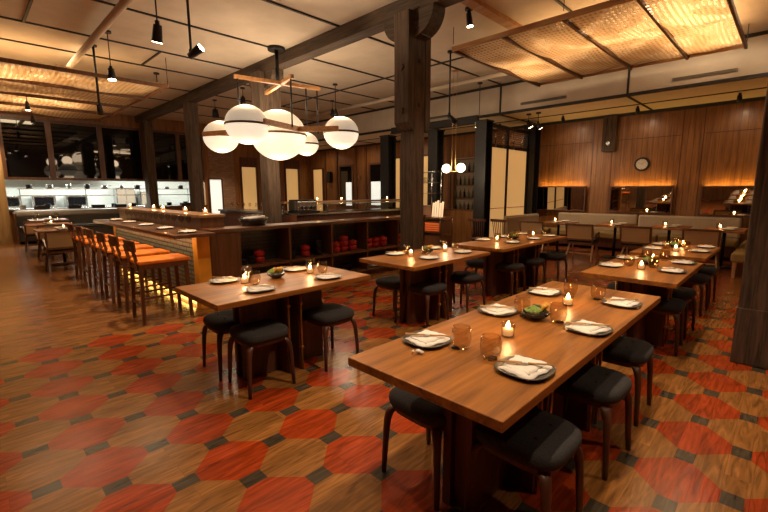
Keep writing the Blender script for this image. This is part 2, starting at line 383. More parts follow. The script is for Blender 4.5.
# walnut panelling relief on the banquette wall, with lit recess panels above each mirror
def xstrip(x0, x1, z0, z1, y=11.985, mat='walnutz2'):
    return B(x0, x1, y, 12.0, z0, z1)
R1 = math.radians(1.9)      # the mirrors lean slightly forward
MIR = [(-5.42, -4.05, .94, 1.63), (-3.44, -2.07, .93, 1.61), (-1.55, -.18, .92, 1.59)]
n = 0
pan = MB()
xs = [-7.2, -5.5, -3.98, -3.5, -2.02, -1.62, -.12, 1.4, 3.1]
seam = MB()
for x in xs: seam.box(x-.008, x+.008, 11.992, 12.0, 0, 3.36)
for x0, x1, z0, z1 in MIR: seam.box(x0-.03, x1+.03, 11.992, 12.0, 2.765, 2.78)
x = -7.2
while x < 3.1:
    seam.box(x-.002, x+.002, 11.995, 12.0, 0, 3.36); x += .115
S(seam.build('trim_%d' % k, 'ped')); k += 1
for i, (x0, x1, z0, z1) in enumerate(MIR):
    t = empty('wall_mirror', (x0, 12.0, z0), 0, ['low wide mirror in dark frame on the left, nearest the cream screens', 'low wide mirror in dark frame below the round wall clock', 'low wide mirror in dark frame beside the right timber column'][i], 'mirror', 'mirrors above the banquette')
    W, h = x1-x0, z1-z0; t.rotation_euler = (R1, 0, math.radians(1.2)); t.location.y = 11.955
    B(.03, W-.03, -.075, -.07, .03, h-.03).build('glass', 'mirror', t)
    m = MB(); m.box(0, W, -.085, -.001, 0, .03); m.box(0, W, -.085, -.03, h-.03, h); m.box(0, .03, -.085, -.001, .03, h-.03); m.box(W-.03, W, -.085, -.001, .03, h-.03)
    m.build('frame', 'ped', t)
    B(.05, W-.05, -.025, -.012, h-.03, h-.012).build('light_strip', 'led', t)['label'] = 'amber light strip behind the top edge'
    a = light('strip_glow', 'AREA', (W/2, -.03, h+.0), 5.5, AMBER, t, shape='RECTANGLE', size=W-.1, size_y=.03)
    a.rotation_euler = (PI-.25, 0, 0)
# round clock
t = empty('wall_clock', (-2.79, 12.0, 2.14), 0, 'round black wall clock with pale face above the middle mirror', 'clock')
m = MB(); m.cyl((0, -.05, 0), (0, 0, 0), .17, n=36); m.build('case', 'steel', t)
MB().cyl((0, -.056, 0), (0, -.05, 0), .125, n=36).build('dial', 'clockface', t)
m = MB()
for i in range(12):
    a = i*PI/6; m.bar((math.sin(a)*.095, -.058, math.cos(a)*.095), (math.sin(a)*.118, -.058, math.cos(a)*.118), .01, .004)
m.build('hour_marks', 'steel', t)
MB().bar((0, -.061, 0), (.055, -.061, .04), .012, .004).build('hour_hand', 'steel', t); MB().bar((0, -.063, 0), (-.085, -.063, .045), .008, .004).build('minute_hand', 'steel', t)
# timber corbel on the wall
t = empty('timber_corbel', (-3.57, 12.0, 2.5), 0, 'short weathered timber post end with round bolt hanging on walnut wall', 'beam')
B(-.16, .16, -.14, 0, 0, .88).build('block', 'timber', t, .01); MB().cyl((0, -.16, .2), (0, -.13, .2), .05).build('bolt', 'chrome', t)

# ------------------------------------------------------------------ kitchen wall with dark clerestory windows and open pass
wall = MB()
def kbox(y0, y1, z0, z1, m=None): (m or wall).box(XK-.15, XK, y0, y1, z0, z1)
kbox(.98, 6.9, 0, .96); kbox(.98, 6.9, 3.72, H); kbox(6.9, 7.1, 0, H)
kbox(8.15, 12, 2.95, H); kbox(8.15, 8.4, 0, 2.95); kbox(9.2, 9.5, 0, 2.95); kbox(10.3, 10.55, 0, 2.95); kbox(11.35, 12, 0, 2.95)
S(wall.build('wall_kitchen', 'walnutz')); S(B(XK-.15, XK, YN, .98, 0, H).build('wall_kitchen_side', 'ochre'))
S(B(XK-.15, XK, 7.1, 8.15, 0, H).build('wall_brick', 'brick'))
# dark glazed band: one window per bay, glass, frame
ys = [.98, 2.13, 3.48, 4.75, 5.95, 6.9]
for i, (a, b) in enumerate(zip(ys[:-1], ys[1:])):
    f = MB(); f.box(XK-.1, XK+.05, a, a+.09, 1.9, 3.74); f.box(XK-.1, XK+.05, b-.05, b, 1.9, 3.74)
    f.box(XK-.1, XK+.04, a+.09, b-.05, 1.9, 1.98); f.box(XK-.1, XK+.04, a+.09, b-.05, 3.66, 3.74)
    fo = S(f.build('window_%d' % (i+1), 'brown'))
    p = B(XK-.04, XK-.02, a+.09, b-.05, 1.98, 3.66).build('pane', 'darkglass', fo)
S(B(XK-.28, XK+.12, .98, 6.9, .96, 1.0).build('trim_%d' % k, 'ped')); k += 1
# far doors on the kitchen wall; cream panels with their brightness painted as emission
for i, (a, b) in enumerate(((8.4, 9.2), (9.5, 10.3), (10.55, 11.35))):
    f = MB(); f.box(XK-.1, XK+.05, a, a+.07, 0, 2.95); f.box(XK-.1, XK+.05, b-.07, b, 0, 2.95); f.box(XK-.1, XK+.05, a+.07, b-.07, 2.55, 2.95); f.box(XK-.1, XK+.05, a+.07, b-.07, 0, .3)
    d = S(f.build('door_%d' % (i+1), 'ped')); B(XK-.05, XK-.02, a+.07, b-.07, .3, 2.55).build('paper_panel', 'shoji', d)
# openings on the banquette wall further left
def wallframe(i, x0, x1, z0, z1, mat, kind='door'):
    f = MB(); f.box(x0-.07, x0, 11.93, 12, z0-.07, z1+.07); f.box(x1, x1+.07, 11.93, 12, z0-.07, z1+.07); f.box(x0, x1, 11.93, 12, z1, z1+.07); f.box(x0, x1, 11.93, 12, z0-.07, z0)
    d = S(f.build('%s_%d' % (kind, i), 'brown')); B(x0, x1, 11.97, 11.99, z0, z1).build('panel', mat, d); return d
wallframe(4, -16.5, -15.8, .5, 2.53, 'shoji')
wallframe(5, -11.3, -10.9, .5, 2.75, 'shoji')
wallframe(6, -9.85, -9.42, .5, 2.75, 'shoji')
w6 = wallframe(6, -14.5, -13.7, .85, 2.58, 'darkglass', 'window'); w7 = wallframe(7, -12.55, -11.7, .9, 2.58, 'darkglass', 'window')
B(-14.1, -13.75, 11.94, 11.965, .9, 1.9).build('lit_pane', 'kglow', w6); B(-12.5, -11.75, 11.94, 11.965, .95, 1.9).build('lit_pane', 'kglow', w7)  # white kitchen reflection in the dark glass, painted as emissive panes
p = MB()
for x in (-15.6, -14.75, -13.45, -12.85, -11.5, -10.6, -10.1, -9.1, -8.6):
    p.box(x-.05, x+.05, 11.95, 12, 0, 3.36)
S(p.build('trim_%d' % k, 'brown')); k += 1
t = empty('wall_speaker', (-15.2, 11.95, 1.9), 0, 'small black wall speaker between two wooden openings', 'speaker')
B(-.12, .12, -.12, 0, 0, .5).build('cabinet', 'steel', t, .01); B(-.1, .1, -.13, -.12, .03, .47).build('grille', 'batten', t)
t = empty('wall_sconce', (-13.2, 11.95, 2.1), 0, 'tiny wall sconce on wood pilaster between the dark openings', 'lamp')
B(-.03, .03, -.04, 0, -.1, .1).build('bracket', 'brass', t); MB().cyl((0, -.07, -.05), (0, -.07, .06), .03).build('shade', 'palewood', t)

# kitchen interior
S(B(XK-4.0, XK-3.9, .0, 8.0, 0, 3.2).build('wall_kitchen_rear', 'ktile'))
S(B(XK-4.0, XK-.16, .2, .3, 0, 3.2).build('wall_kitchen_left', 'ktile'))
S(B(XK-4.0, XK-.16, 7.6, 7.7, 0, 3.2).build('wall_kitchen_right', 'ktile'))
S(B(XK-4.0, XK-.16, .2, 7.7, 2.75, 2.8).build('ceiling_kitchen', 'kwhite'))
for i, (x, y) in enumerate(((-18.3, 2.0), (-18.3, 4.0), (-18.3, 6.0))):
    t = empty('fluorescent_light', (x, y, 2.66), 0, 'white fluorescent tube fitting over the open kitchen, %s' % ('left end', 'middle', 'right end')[i], 'light', 'kitchen lights')
    B(-.15, .15, -.6, .6, .03, .085).build('housing', 'kwhite', t)
    m = MB(); m.cyl((-.06, -.57, .015), (-.06, .57, .015), .018); m.cyl((.06, -.57, .015), (.06, .57, .015), .018); m.build('tubes', 'ktube', t)
    a = light('tube_light', 'AREA', (0, 0, 0), 210, (.97, 1, .90), t, shape='RECTANGLE', size=.3, size_y=1.2)
def steel_unit(name, y0, y1, x0, x1, z, label, cat='counter'):
    t = empty(name, ((x0+x1)/2, (y0+y1)/2, 0), 0, label, cat)
    dx, dy = (x1-x0)/2, (y1-y0)/2
    B(-dx, dx, -dy, dy, .12, z-.04).build('body', 'chrome', t, .005); B(-dx-.02, dx+.02, -dy, dy, z-.04, z).build('top', 'chrome', t, .005)
    m = MB(); [m.cyl((i*(dx-.05), j*(dy-.05), 0), (i*(dx-.05), j*(dy-.05), .12), .025) for i in (-1, 1) for j in (-1, 1)]; m.build('feet', 'steel', t)
    m = MB(); nn = max(1, int(dy*2/.7)); [m.box(dx, dx+.012, -dy+(.03+i*(2*dy/nn)), -dy+((i+1)*(2*dy/nn)-.03), .2, z-.1) for i in range(nn)]; m.build('doors', 'kwhite', t)
    return t
steel_unit('range_counter', .5, 4.4, -20.6, -19.8, .95, 'stainless range counter along the rear kitchen wall')
steel_unit('prep_counter', 4.5, 7.4, -20.6, -19.8, .95, 'stainless prep counter at the right of the rear kitchen wall')
steel_unit('pass_counter', 1.1, 6.8, -17.75, -17.15, .98, 'long stainless pass counter just behind the kitchen opening')
t = empty('extractor_hood', (-20.2, 2.6, 2.1), 0, 'wide stainless extractor hood over kitchen range', 'hood')
MB().prism([(-.6, 0), (.5, 0), (.5, .12), (-.1, .6), (-.6, .6)], 'y', -1.6, 1.6).build('canopy', 'chrome', t)
B(-.5, .4, -1.5, 1.5, -.02, .0).build('filters', 'grille', t)
for i, (z, y0, y1) in enumerate(((1.62, 1.3, 6.6), (1.4, 1.3, 6.6))):
    t = empty('pass_shelf', (-17.7, 1.3, z), 0, ('upper', 'lower')[i]+' steel shelf across the open kitchen pass', 'shelf', 'shelves over the pass')
    B(-.16, .16, 0, y1-y0, 0, .025).build('board', 'chrome', t)
    m = MB(); [m.cyl((0, q, -.20 if i == 0 else -.42), (0, q, 0), .012) for q in (.05, 1.8, 3.5, y1-y0-.05)]; m.build('posts', 'chrome', t)
rr = random.Random(3)
def pot(x, y, z, r, h, mat, label, grp, name='saucepan'):
    t = empty(name, (x, y, z), rr.uniform(0, 3), label, 'pot', grp)
    MB().lathe((0, 0, 0), [(.001, 0), (r, 0), (r*1.02, h), (r*.96, h), (r*.94, .01), (.001, .01)], 14).build('body', mat, t)
    MB().bar((r, 0, h*.8), (r*2.1, 0, h*.95), .02, .012).build('handle', 'steel', t)
spots_k = ['above the left wall edge', 'second from the left', 'third from the left', 'left of the middle', 'at the middle', 'right of the middle', 'behind the left mullion line', 'near the timber post', 'right of the timber post', 'at the far right']
for i in range(10):
    pot(-17.7, 1.6+i*.52, 1.645, rr.uniform(.07, .12), rr.uniform(.08, .16), ('steel', 'chrome', 'chrome')[i % 3], 'small pan on the upper pass shelf, %s' % spots_k[i], 'pans on the pass shelf')
for i in range(9):
    t = empty('stacked_bowls', (-17.35, 1.35+i*.62, .98), 0, 'stack of dishes on the kitchen pass counter, %s' % spots_k[i], 'dishes', 'dishes on the pass counter')
    m = MB(); nn = rr.randint(3, 7); r = rr.uniform(.08, .13)
    [m.lathe((0, 0, j*.022), [(.001, 0), (r*.5, 0), (r, .03), (r*.97, .03), (r*.5, .008), (.001, .008)], 14) for j in range(nn)]
    m.build('dishes', ('whitechina', 'blackglaze', 'steel')[i % 3], t)
for i, (y, mat) in enumerate(((1.75, 'blackglaze'), (2.6, 'blackglaze'), (3.25, 'steel'), (3.9, 'steel'), (4.9, 'blackglaze'), (6.1, 'steel'))):
    t = empty('service_tray', (XK+.0, y, 1.0), 0, 'dark tray on the pass ledge, %s' % ('nearest the left wall', 'above the empty cane chairs', 'by the first window mullion', 'by the second window mullion', 'left of the timber post', 'right of the timber post')[i], 'tray', 'trays on the pass ledge')
    B(-.1, .08, -.18, .18, 0, .018).build('base', mat, t); m = MB(); m.box(-.1, .08, -.18, -.165, .018, .1); m.box(-.1, .08, .165, .18, .018, .1); m.box(-.1, -.085, -.165, .165, .018, .1); m.box(.065, .08, -.165, .165, .018, .1); m.build('rim', mat, t)
for i in range(3):
    t = empty('oven', (-20.3, 1.2+i*1.0, .95), 0, ('left', 'middle', 'right')[i]+' steel countertop oven below the extractor hood', 'oven', 'ovens')
    B(-.25, .25, -.35, .35, 0, .45).build('case', 'chrome', t, .01); B(.25, .262, -.28, .28, .08, .38).build('door', 'darkglass', t); MB().cyl((.285, -.26, .4), (.285, .26, .4), .012).build('handle', 'steel', t)

# ------------------------------------------------------------------ timber frame: beam and columns (grid 4.1 m)
BY0, BY1 = 4.61, 4.86
t = empty('ceiling_beam', (-8, 4.735, 3.93), 0, 'long dark timber ceiling beam carried by the row of columns', 'beam')
B(XK+8, XR+8, BY0-4.735, BY1-4.735, 0, .22).build('beam', 'timberx', t, .008)
cols = [(-4.20, .25, 'weathered timber column with bolted side planks in the middle of the room', 1),
        (-8.28, .33, 'timber column behind the cluster of globe lamps', 1),
        (-12.35, .36, 'timber column rising behind the raised bar ledge, second from kitchen', 0),
        (-16.35, .45, 'dark timber column standing against the kitchen wall windows', 0),
        (-.25, .245, 'dark timber column at the right edge of the room', 0)]
for x0, s, lab, planks in cols:
    t = empty('timber_column', (x0+s/2, BY0+.125, 0), 0, lab, 'column', None)
    h = s/2; B(-h, h, -.125, .125 if s < .3 else .15, 0, 3.93).build('shaft', 'timber', t, .012)
    # corbel: rounded underside under the beam
    pts = [(-h-.34, 3.93), (h+.34, 3.93)] + [(h+.34*math.cos(a), 3.93-.34*math.sin(a)) for a in [i*PI/16 for i in range(1, 9)]] + [(-h-.34*math.cos(a), 3.93-.34*math.sin(a)) for a in [i*PI/16 for i in range(8, 0, -1)]]
    if x0 > -12: MB().prism(pts, 'y', -.13, .13).build('corbel', 'timberx', t, .01)
    if planks:
        MB().prism([(-.245, 3.92), (-.125, 3.92), (-.125, 2.36), (-.17, 2.36), (-.245, 2.46)], 'x', -h-.01, h+.01).build('side_plank', 'timber', t, .008)
        MB().prism([(.245, 3.92), (.125, 3.92), (.125, 2.36), (.17, 2.36), (.245, 2.46)], 'x', -h-.01, h+.01).build('side_plank', 'timber', t, .008)
        for z in (3.2, 2.62):
            MB().cyl((0, -.265, z), (0, -.24, z), .045, n=16).build('bolt', 'timber', t)
            MB().cyl((h-.02, 0, z+.1), (h+.03, 0, z+.1), .03, n=16).build('bolt', 'timber', t)
        MB().box(h-.01, h+.12, -.1, .1, 3.60, 3.66).build('steel_bracket', 'steel', t)
    B(-h-.008, h+.008, -.13, .13, 0, .5).build('base_wrap', 'timber', t, .01)

# black steel posts and frame of the screened bay on the right
def hpost(x, y, s, h, label, name='steel_post'):
    t = empty(name, (x, y, 0), 0, label, 'post', 'black steel posts')
    m = MB(); m.box(-s/2, s/2, -s/2, -s/2+.03, 0, h); m.box(-s/2, s/2, s/2-.03, s/2, 0, h); m.box(-.02, .02, -s/2+.03, s/2-.03, 0, h)
    m.build('flanges', 'steel', t); B(-s/2-.02, s/2+.02, -s/2-.02, s/2+.02, h, h+.03).build('cap_plate', 'steel', t); return t
hpost(-5.54, 9.10, .30, 3.15, 'black steel post at the near corner of the cream screens')
hpost(-5.45, 11.5, .34, 3.3, 'black steel post where cream screens meet the banquette wall')
hpost(-7.0, 9.10, .30, 3.08, 'black steel post behind the glass shelf station')
hpost(-8.78, 9.10, .33, 3.1, 'black steel post just left of the centre timber column')
t = empty('steel_header_beam', (-7.3, 9.10, 2.98), 0, 'black steel beam crossing from the centre column to the screens', 'beam')
B(-1.3, 1.58, -.06, .06, .19, .35).build('web', 'steel', t); B(-1.3, 1.58, -.1, .1, .17, .19).build('flange', 'steel', t)
t = empty('sliding_screen_frame', (-5.5, 9.25, 0), 0, 'tall cream paper sliding screens in black frame with slatted transom', 'screen')
L_ = 2.08
m = MB(); m.box(-.04, .04, 0, L_, 2.58, 2.66); m.box(-.04, .04, 0, L_, 3.06, 3.14); m.box(-.04, .04, 0, L_, 0, .1)
for y in (0, .88, L_-.06): m.box(-.04, .04, y, y+.08, .1, 3.06)
m.build('frame', 'steel', t)
for y0, y1 in ((.08, .88), (.96, L_-.06)):
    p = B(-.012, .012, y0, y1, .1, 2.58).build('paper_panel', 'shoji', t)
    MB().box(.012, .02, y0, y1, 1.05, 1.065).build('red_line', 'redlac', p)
    for q in (.25, .7):
        yy = y0+(y1-y0)*q
        h = MB(); h.cyl((.03, yy, 2.62), (.03, yy, 3.0), .012); h.box(.02, .05, yy-.03, yy+.03, 2.58, 2.64); h.build('roller_hanger', 'chrome', t)
m = MB(); [m.box(-.01, .01, .08, L_-.06, 2.68+i*.055, 2.70+i*.055) for i in range(7)]; m.build('transom_slats', 'brown', t)

# wine shelf and low wood partition left of the screens
t = empty('glass_shelf_rack', (-7.85, 11.9, .85), 0, 'narrow wall rack of bottles and glasses on cream backing', 'rack')
B(-.42, .42, .03, .06, 0, 1.75).build('backing', 'cream_up', t)
m = MB(); [m.box(-.42, .42, -.15, .03, z, z+.02) for z in (0, .42, .84, 1.26, 1.68)]; m.box(-.44, -.42, -.15, .03, 0, 1.75); m.box(.42, .44, -.15, .03, 0, 1.75); m.build('shelves', 'brown', t)
names_r = ['left end', 'left of middle', 'middle', 'right of middle', 'right end']
lev = ['lowest', 'second', 'third', 'top']
for j, z in enumerate((.02, .44, .86, 1.28)):
    for i in range(5):
        o = MB().lathe((0, 0, 0), [(.001, 0), (.035, 0), (.035, .17), (.013, .22), (.013, .29), (.001, .29)], 12).build('wine_bottle', ('darkglass', 'green2', 'ped')[(i+j) % 3])
        o.location = (-8.2+i*.165, 11.82, .85+z+.002); tag(o, 'dark wine bottle on the wall rack, %s level, %s' % (lev[j], names_r[i]), 'bottle', 'bottles on the wall rack')
t = empty('wood_partition', (-7.2, 9.45, 0), 0, 'low plain wooden partition beside the black post under the globe pendant', 'partition')
B(-.95, 1.2, -.03, .03, 0, .98).build('panel', 'walnutz', t, .005); B(-.97, 1.2, -.05, .05, .98, 1.02).build('cap', 'brownx', t)

# ------------------------------------------------------------------ banquettes
t = empty('banquette', (-6.2, 11.9, 0), 0, 'long taupe and ochre banquette running along the walnut wall below the mirrors', 'banquette')
x = 0.0; W = [1.85, 1.85, 1.85]; xs_ = 0.12
B(1.5, 5.45, -.55, -.02, .08, .30).build('plinth', 'ped', t)
for i in range(2):
    x0 = 1.5+i*1.98; x1 = x0+1.96
    B(x0, x1, -.60, -.12, .30, .46).build('seat_cushion', 'olive_up', t, .04, 4)
    B(x0, x1, -.16, .0, .44, .90).build('back_cushion', 'cream_up', t, .05, 4)
B(1.02, 1.48, -2.05, -.02, .30, .46).build('seat_cushion', 'olive_up', t, .04, 4)
B(.86, 1.02, -2.1, -.25, .1, .86).build('back_cushion', 'cream_up', t, .06, 4); B(1.0, 1.46, -2.0, -.02, .08, .30).build('plinth', 'ped', t)
t = empty('banquette_return', (.0, 9.6, 0), 0, 'ochre banquette return by the right column on pale wooden legs', 'banquette')
B(-.68, -.15, -.45, 2.2, .27, .44).build('seat_cushion', 'olive_up', t, .05, 4)
B(-.2, 0, -.45, 2.2, .4, .9).build('back_cushion', 'cream_up', t, .05, 4)
for (a, b) in ((-.62, -.4), (-.1, -.4), (-.62, 2.1), (-.1, 2.1)):
    MB().bar((a, b, 0), (a, b, .27), .04, .04, .055, .055).build('leg', 'palewood', t)
# kitchen side banquette
t = empty('banquette', (-16.7, 1.08, 0), 0, 'dark high-backed banquette along the wall under the open kitchen', 'banquette')
B(0, .7, 0, 3.5, .08, .44).build('base', 'dark_up', t, .02); B(.16, .74, .02, 3.48, .42, .52).build('seat_cushion', 'dark_up', t, .04, 3)
B(0, .2, 0, 3.5, .44, .80).build('back_cushion', 'dark_up', t, .04, 3); B(-.02, .24, -.02, 3.52, .78, .98).build('top_roll', 'grey_up', t, .08, 5)
B(0, .72, -.04, .0, .0, .92).build('end_panel', 'ped', t)

# ------------------------------------------------------------------ bar with tiled front and lit edges
t = empty('bar_counter', (-8.5, 2.1, 0), 0, 'long bar counter with grey-green tiled front and dark wood top', 'bar')
bx0, bx1 = -.85, 3.37          # x from -9.35 to -5.13
B(bx0, bx1, -.40, .095, .955, 1.0).build('counter_top', 'brownx', t, .006)
B(bx0, 3.0, -.05, .04, .06, .955).build('tiled_front', 'bartile', t)
B(bx0, 3.0, -.0, .10, 0, .06).build('plinth', 'steel', t)
B(3.0, 3.15, -.06, .105, 0, .955).build('end_post', 'yellowlit_wood', t, .004)
B(bx0-.12, bx0, -.06, .105, 0, .955).build('end_post', 'yellowlit_wood', t, .004)
B(bx0, 3.0, -.03, -.01, .01, .03).build('floor_light_strip', 'ledlow', t)
a = light('under_glow', 'AREA', (1.1, -.08, .035), 5, AMBER, t, shape='RECTANGLE', size=3.8, size_y=.03); a.rotation_euler = (-PI/2*.55, 0, 0)
a = light('front_glow', 'AREA', (1.2, -.30, .94), 10, WARM, t, shape='RECTANGLE', size=4.0, size_y=.05); a.rotation_euler = (.7, 0, 0)
t = empty('bar_ledge', (-8.5, 2.4, 1.0), 0, 'raised wooden ledge along the back of the bar', 'bar ledge')
B(-1.2, 2.77, -.18, .14, -1.0, .16).build('body', 'brown', t); B(-1.25, 2.88, -.2, .16, .16, .20).build('top', 'ledge', t, .004)
B(2.77, 2.87, -.18, .14, .022, .16).build('end_panel', 'brown', t)

# low shelving unit with red pots, facing the tables
t = empty('shelving_unit', (-5.35, 2.6, 0), 0, 'long low shelving unit of dark wood with tiled back holding red pots', 'shelves')
B(-.36, .02, -.385, 4.06, .97, 1.02).build('top', 'browny', t, .004)
B(-.36, 0, -.385, .0, 0, .97).build('end_cabinet', 'brown', t, .004)
B(-.36, -.34, .0, 4.03, .08, .97).build('tiled_back', 'backtile', t)
for i in range(6):
    B(-.34, 0, i*.8-.0, i*.8+.03, .08, .97).build('divider', 'brown', t)
B(-.34, 0, .03, 4.0, .44, .475).build('shelf_board', 'brown', t); B(-.34, 0, .03, 4.0, .08, .11).build('bottom_board', 'brown', t); B(-.3, -.04, .03, 4.0, 0, .08).build('kick_board', 'ped', t)
def crockery(x, y, z, r, n, dz, mat, name, label, cat, grp, lid=False):
    t = empty(name, (x, y, z), 0, label, cat, grp)
    if name == 'red_pot':
        for j in range(n):
            MB().lathe((0, 0, j*dz), [(.001, 0), (r*.8, 0), (r, dz*.25), (r, dz*.8), (r*.9, dz*.96), (.001, dz*.96)], 16).build('pot', mat, t)
        MB().lathe((0, 0, n*dz-.002), [(.001, .018), (r*.3, .018), (r*.3, 0), (.001, 0)], 12).build('lid_ring', mat, t)
    else:
        m = MB(); [m.lathe((0, 0, j*dz), [(.001, 0), (r*.6, 0), (r, dz*1.4), (r*.96, dz*1.4), (r*.55, .004), (.001, .004)], 18) for j in range(n)]; m.build('dishes', mat, t)
bays = ['first', 'second', 'third', 'fourth', 'fifth', 'sixth']
red = {0: [(.35, 2)], 1: [(.36, 2)], 2: [(.18, 2), (.36, 3), (.56, 2)], 3: [(.14, 2), (.33, 2), (.53, 2)], 4: [(.2, 2), (.4, 3)]}
for b_, l in red.items():
    for j, (dy, n_) in enumerate(l):
        crockery(-5.51, 2.63+b_*.8+dy, .477, .078, n_, .088, 'redlac', 'red_pot', 'stacked red lacquer pots in the %s upper bay of shelving from the bar, %s' % (bays[b_], ('left', 'middle', 'right')[j] if len(l) > 1 else 'single stack'), 'pot', 'red pots on the shelving unit')
for b_, dy, n_ in ((0, .1, 3), (0, .22, 4), (1, .1, 5), (1, .62, 9), (4, .62, 6)):
    crockery(-5.51, 2.63+b_*.8+dy, .477, .08, n_, .026, 'blackglaze', 'stacked_bowls', '%s stack of black bowls, %s side, in the %s upper bay of the shelving' % ('tall' if n_ > 4 else 'short', 'left' if dy < .2 else 'right', bays[b_]), 'bowls', 'black bowls on the shelving unit')
for b_, dy, n_ in ((3, .25, 4), (3, .52, 4), (4, .2, 3), (0, .3, 4), (1, .4, 5), (2, .4, 4)):
    crockery(-5.35+(-.16), 2.63+b_*.8+dy, .112, .105, n_, .03, 'whitechina' if b_ > 2 else 'blackglaze', 'stacked_plates', 'stack of %s plates on the bottom shelf, %s bay, %s' % ('white' if b_ > 2 else 'black', bays[b_], 'left side' if dy < .3 else 'right side'), 'plates', 'plates on the shelving unit')
# black basket with napkins on the unit
t = empty('serving_basket', (-5.56, 2.95, 1.02), 0, 'oval black basket of rolled napkins on the shelving top beside bar ledge', 'basket')
MB().lathe((0, 0, 0), [(.001, 0), (.12, 0), (.15, .11), (.14, .11), (.11, .01), (.001, .01)], 24, sx=1, sy=1.5).build('bowl', 'blackglaze', t)
m = MB(); m.path([(0, -.22, .10)] + [(0, -.22*math.cos(a), .10+.05*math.sin(a)) for a in [i*PI/8 for i in range(1, 8)]] + [(0, .22, .10)], .008); m.build('handle', 'blackglaze', t)
for i in range(4): MB().cyl((-.07+i*.045, -.12, .1), (-.05+i*.045, .13, .12), .022).build('rolled_napkin', 'napkin', t)

# back bar counter behind the shelving, with glass display and steel
t = empty('sushi_counter', (-7.9, 6.9, 0), 0, 'dark counter behind the shelving with glass display case and pale ledge', 'counter')
B(-.35, .35, -1.9, 2.1, 0, 1.0).build('body', 'ped', t); B(-.40, .42, -1.9, 2.1, 1.0, 1.04).build('worktop', 'chrome', t)
B(-.42, -.1, -1.9, 2.1, 1.24, 1.28).build('ledge', 'ledge', t)
m = MB(); [m.cyl((-.26, y, 1.04), (-.26, y, 1.24), .015) for y in (-1.85, -.6, .7, 2.05)]; m.build('ledge_posts', 'chrome', t)
g = B(.05, .36, -1.2, 1.9, 1.04, 1.22).build('display_case', 'clear', t); 
m = MB(); m.box(.03, .38, -1.22, 1.92, 1.22, 1.235); m.build('display_lid', 'chrome', t)
t = empty('espresso_machine', (-7.75, 5.3, 1.04), 0, 'chrome espresso machine at the left end of back counter', 'coffee machine')
B(-.2, .2, -.25, .25, .05, .26).build('body', 'chrome', t, .02); [MB().cyl((.22, y, .12), (.30, y, .12), .03).build('group_head', 'steel', t) for y in (-.12, .12)]; B(-.2, .3, -.25, .25, 0, .05).build('drip_tray', 'steel', t)
B(-.18, .18, -.23, .23, .26, .29).build('cup_rail', 'steel', t)
# second far counter at left of it
t = empty('service_counter', (-10.6, 4.2+1.5, 0), 0, 'pale-topped service counter behind the globe lamps\' column', 'counter')
B(-1.6, 1.6, -.3, .3, 0, .95).build('body', 'brown', t); B(-1.65, 1.65, -.34, .34, .95, 1.0).build('worktop', 'chrome', t)
for i in range(8):
    t = MB().lathe((0, 0, 0), [(.001, 0), (.03, 0), (.005, .01), (.005, .08), (.04, .13), (.033, .2), (.030, .2), (.037, .13), (.001, .085)], 12).build('wine_glass', 'clear')
    t.location = (-12.0+i*.36, 5.7, 1.0); tag(t, 'clear wine glass on the pale service counter, %s' % ('leftmost', 'second from the left', 'third from left', 'fourth from left', 'fifth from left', 'third from right', 'second from right', 'rightmost')[i], 'glass', 'glasses on the service counter')

# glass shelf station with lit menus at the centre
t = empty('service_station', (-6.35, 8.0, 0), 0, 'wooden service station with glass shelves, lit menus and amber drawer', 'cabinet')
B(-.35, .0, -.25, .25, 0, 1.12).build('cabinet', 'walnutz2', t, .005); B(0, .55, -.25, .25, 0, .45).build('low_cabinet', 'brown', t)
B(-.4, .02, -.3, .3, 1.12, 1.16).build('cabinet_top', 'brownx', t)
p = B(0, .55, -.25, .25, .85, .89).build('side_top', 'brownx', t)
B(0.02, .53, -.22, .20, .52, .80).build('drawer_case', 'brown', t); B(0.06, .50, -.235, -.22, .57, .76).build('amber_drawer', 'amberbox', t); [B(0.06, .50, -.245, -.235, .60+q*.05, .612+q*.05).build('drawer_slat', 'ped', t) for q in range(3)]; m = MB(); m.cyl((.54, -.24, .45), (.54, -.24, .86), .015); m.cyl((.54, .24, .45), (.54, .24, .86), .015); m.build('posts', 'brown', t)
m = MB(); [m.bar((.05+i*.07, .1, .89), (.08+i*.07, .1, 1.22+.03*(i % 3)), .05, .01) for i in range(5)]; m.build('menus', 'menu', t)
m = MB(); [m.box(-.35, .25, -.2, .2, z, z+.012) for z in (1.45, 1.70, 1.95)]; [m.cyl((x, y, 1.16), (x, y, 1.96), .01) for x in (-.33, .23) for y in (-.18, .18)]; m.build('glass_shelves', 'chrome', t)
for i in range(6):
    o = MB().lathe((0, 0, 0), [(.001, 0), (.035, 0), (.04, .12), (.037, .12), (.032, .006), (.001, .006)], 12).build('tumbler', 'clear'); o.location = (-6.62+i*.09, 7.9, 1.714)
    tag(o, 'small clear tumbler upside on the station glass shelf, %s' % ('leftmost', 'second from left', 'third from left', 'third from right', 'second from right', 'rightmost')[i], 'glass', 'tumblers on the station shelf')

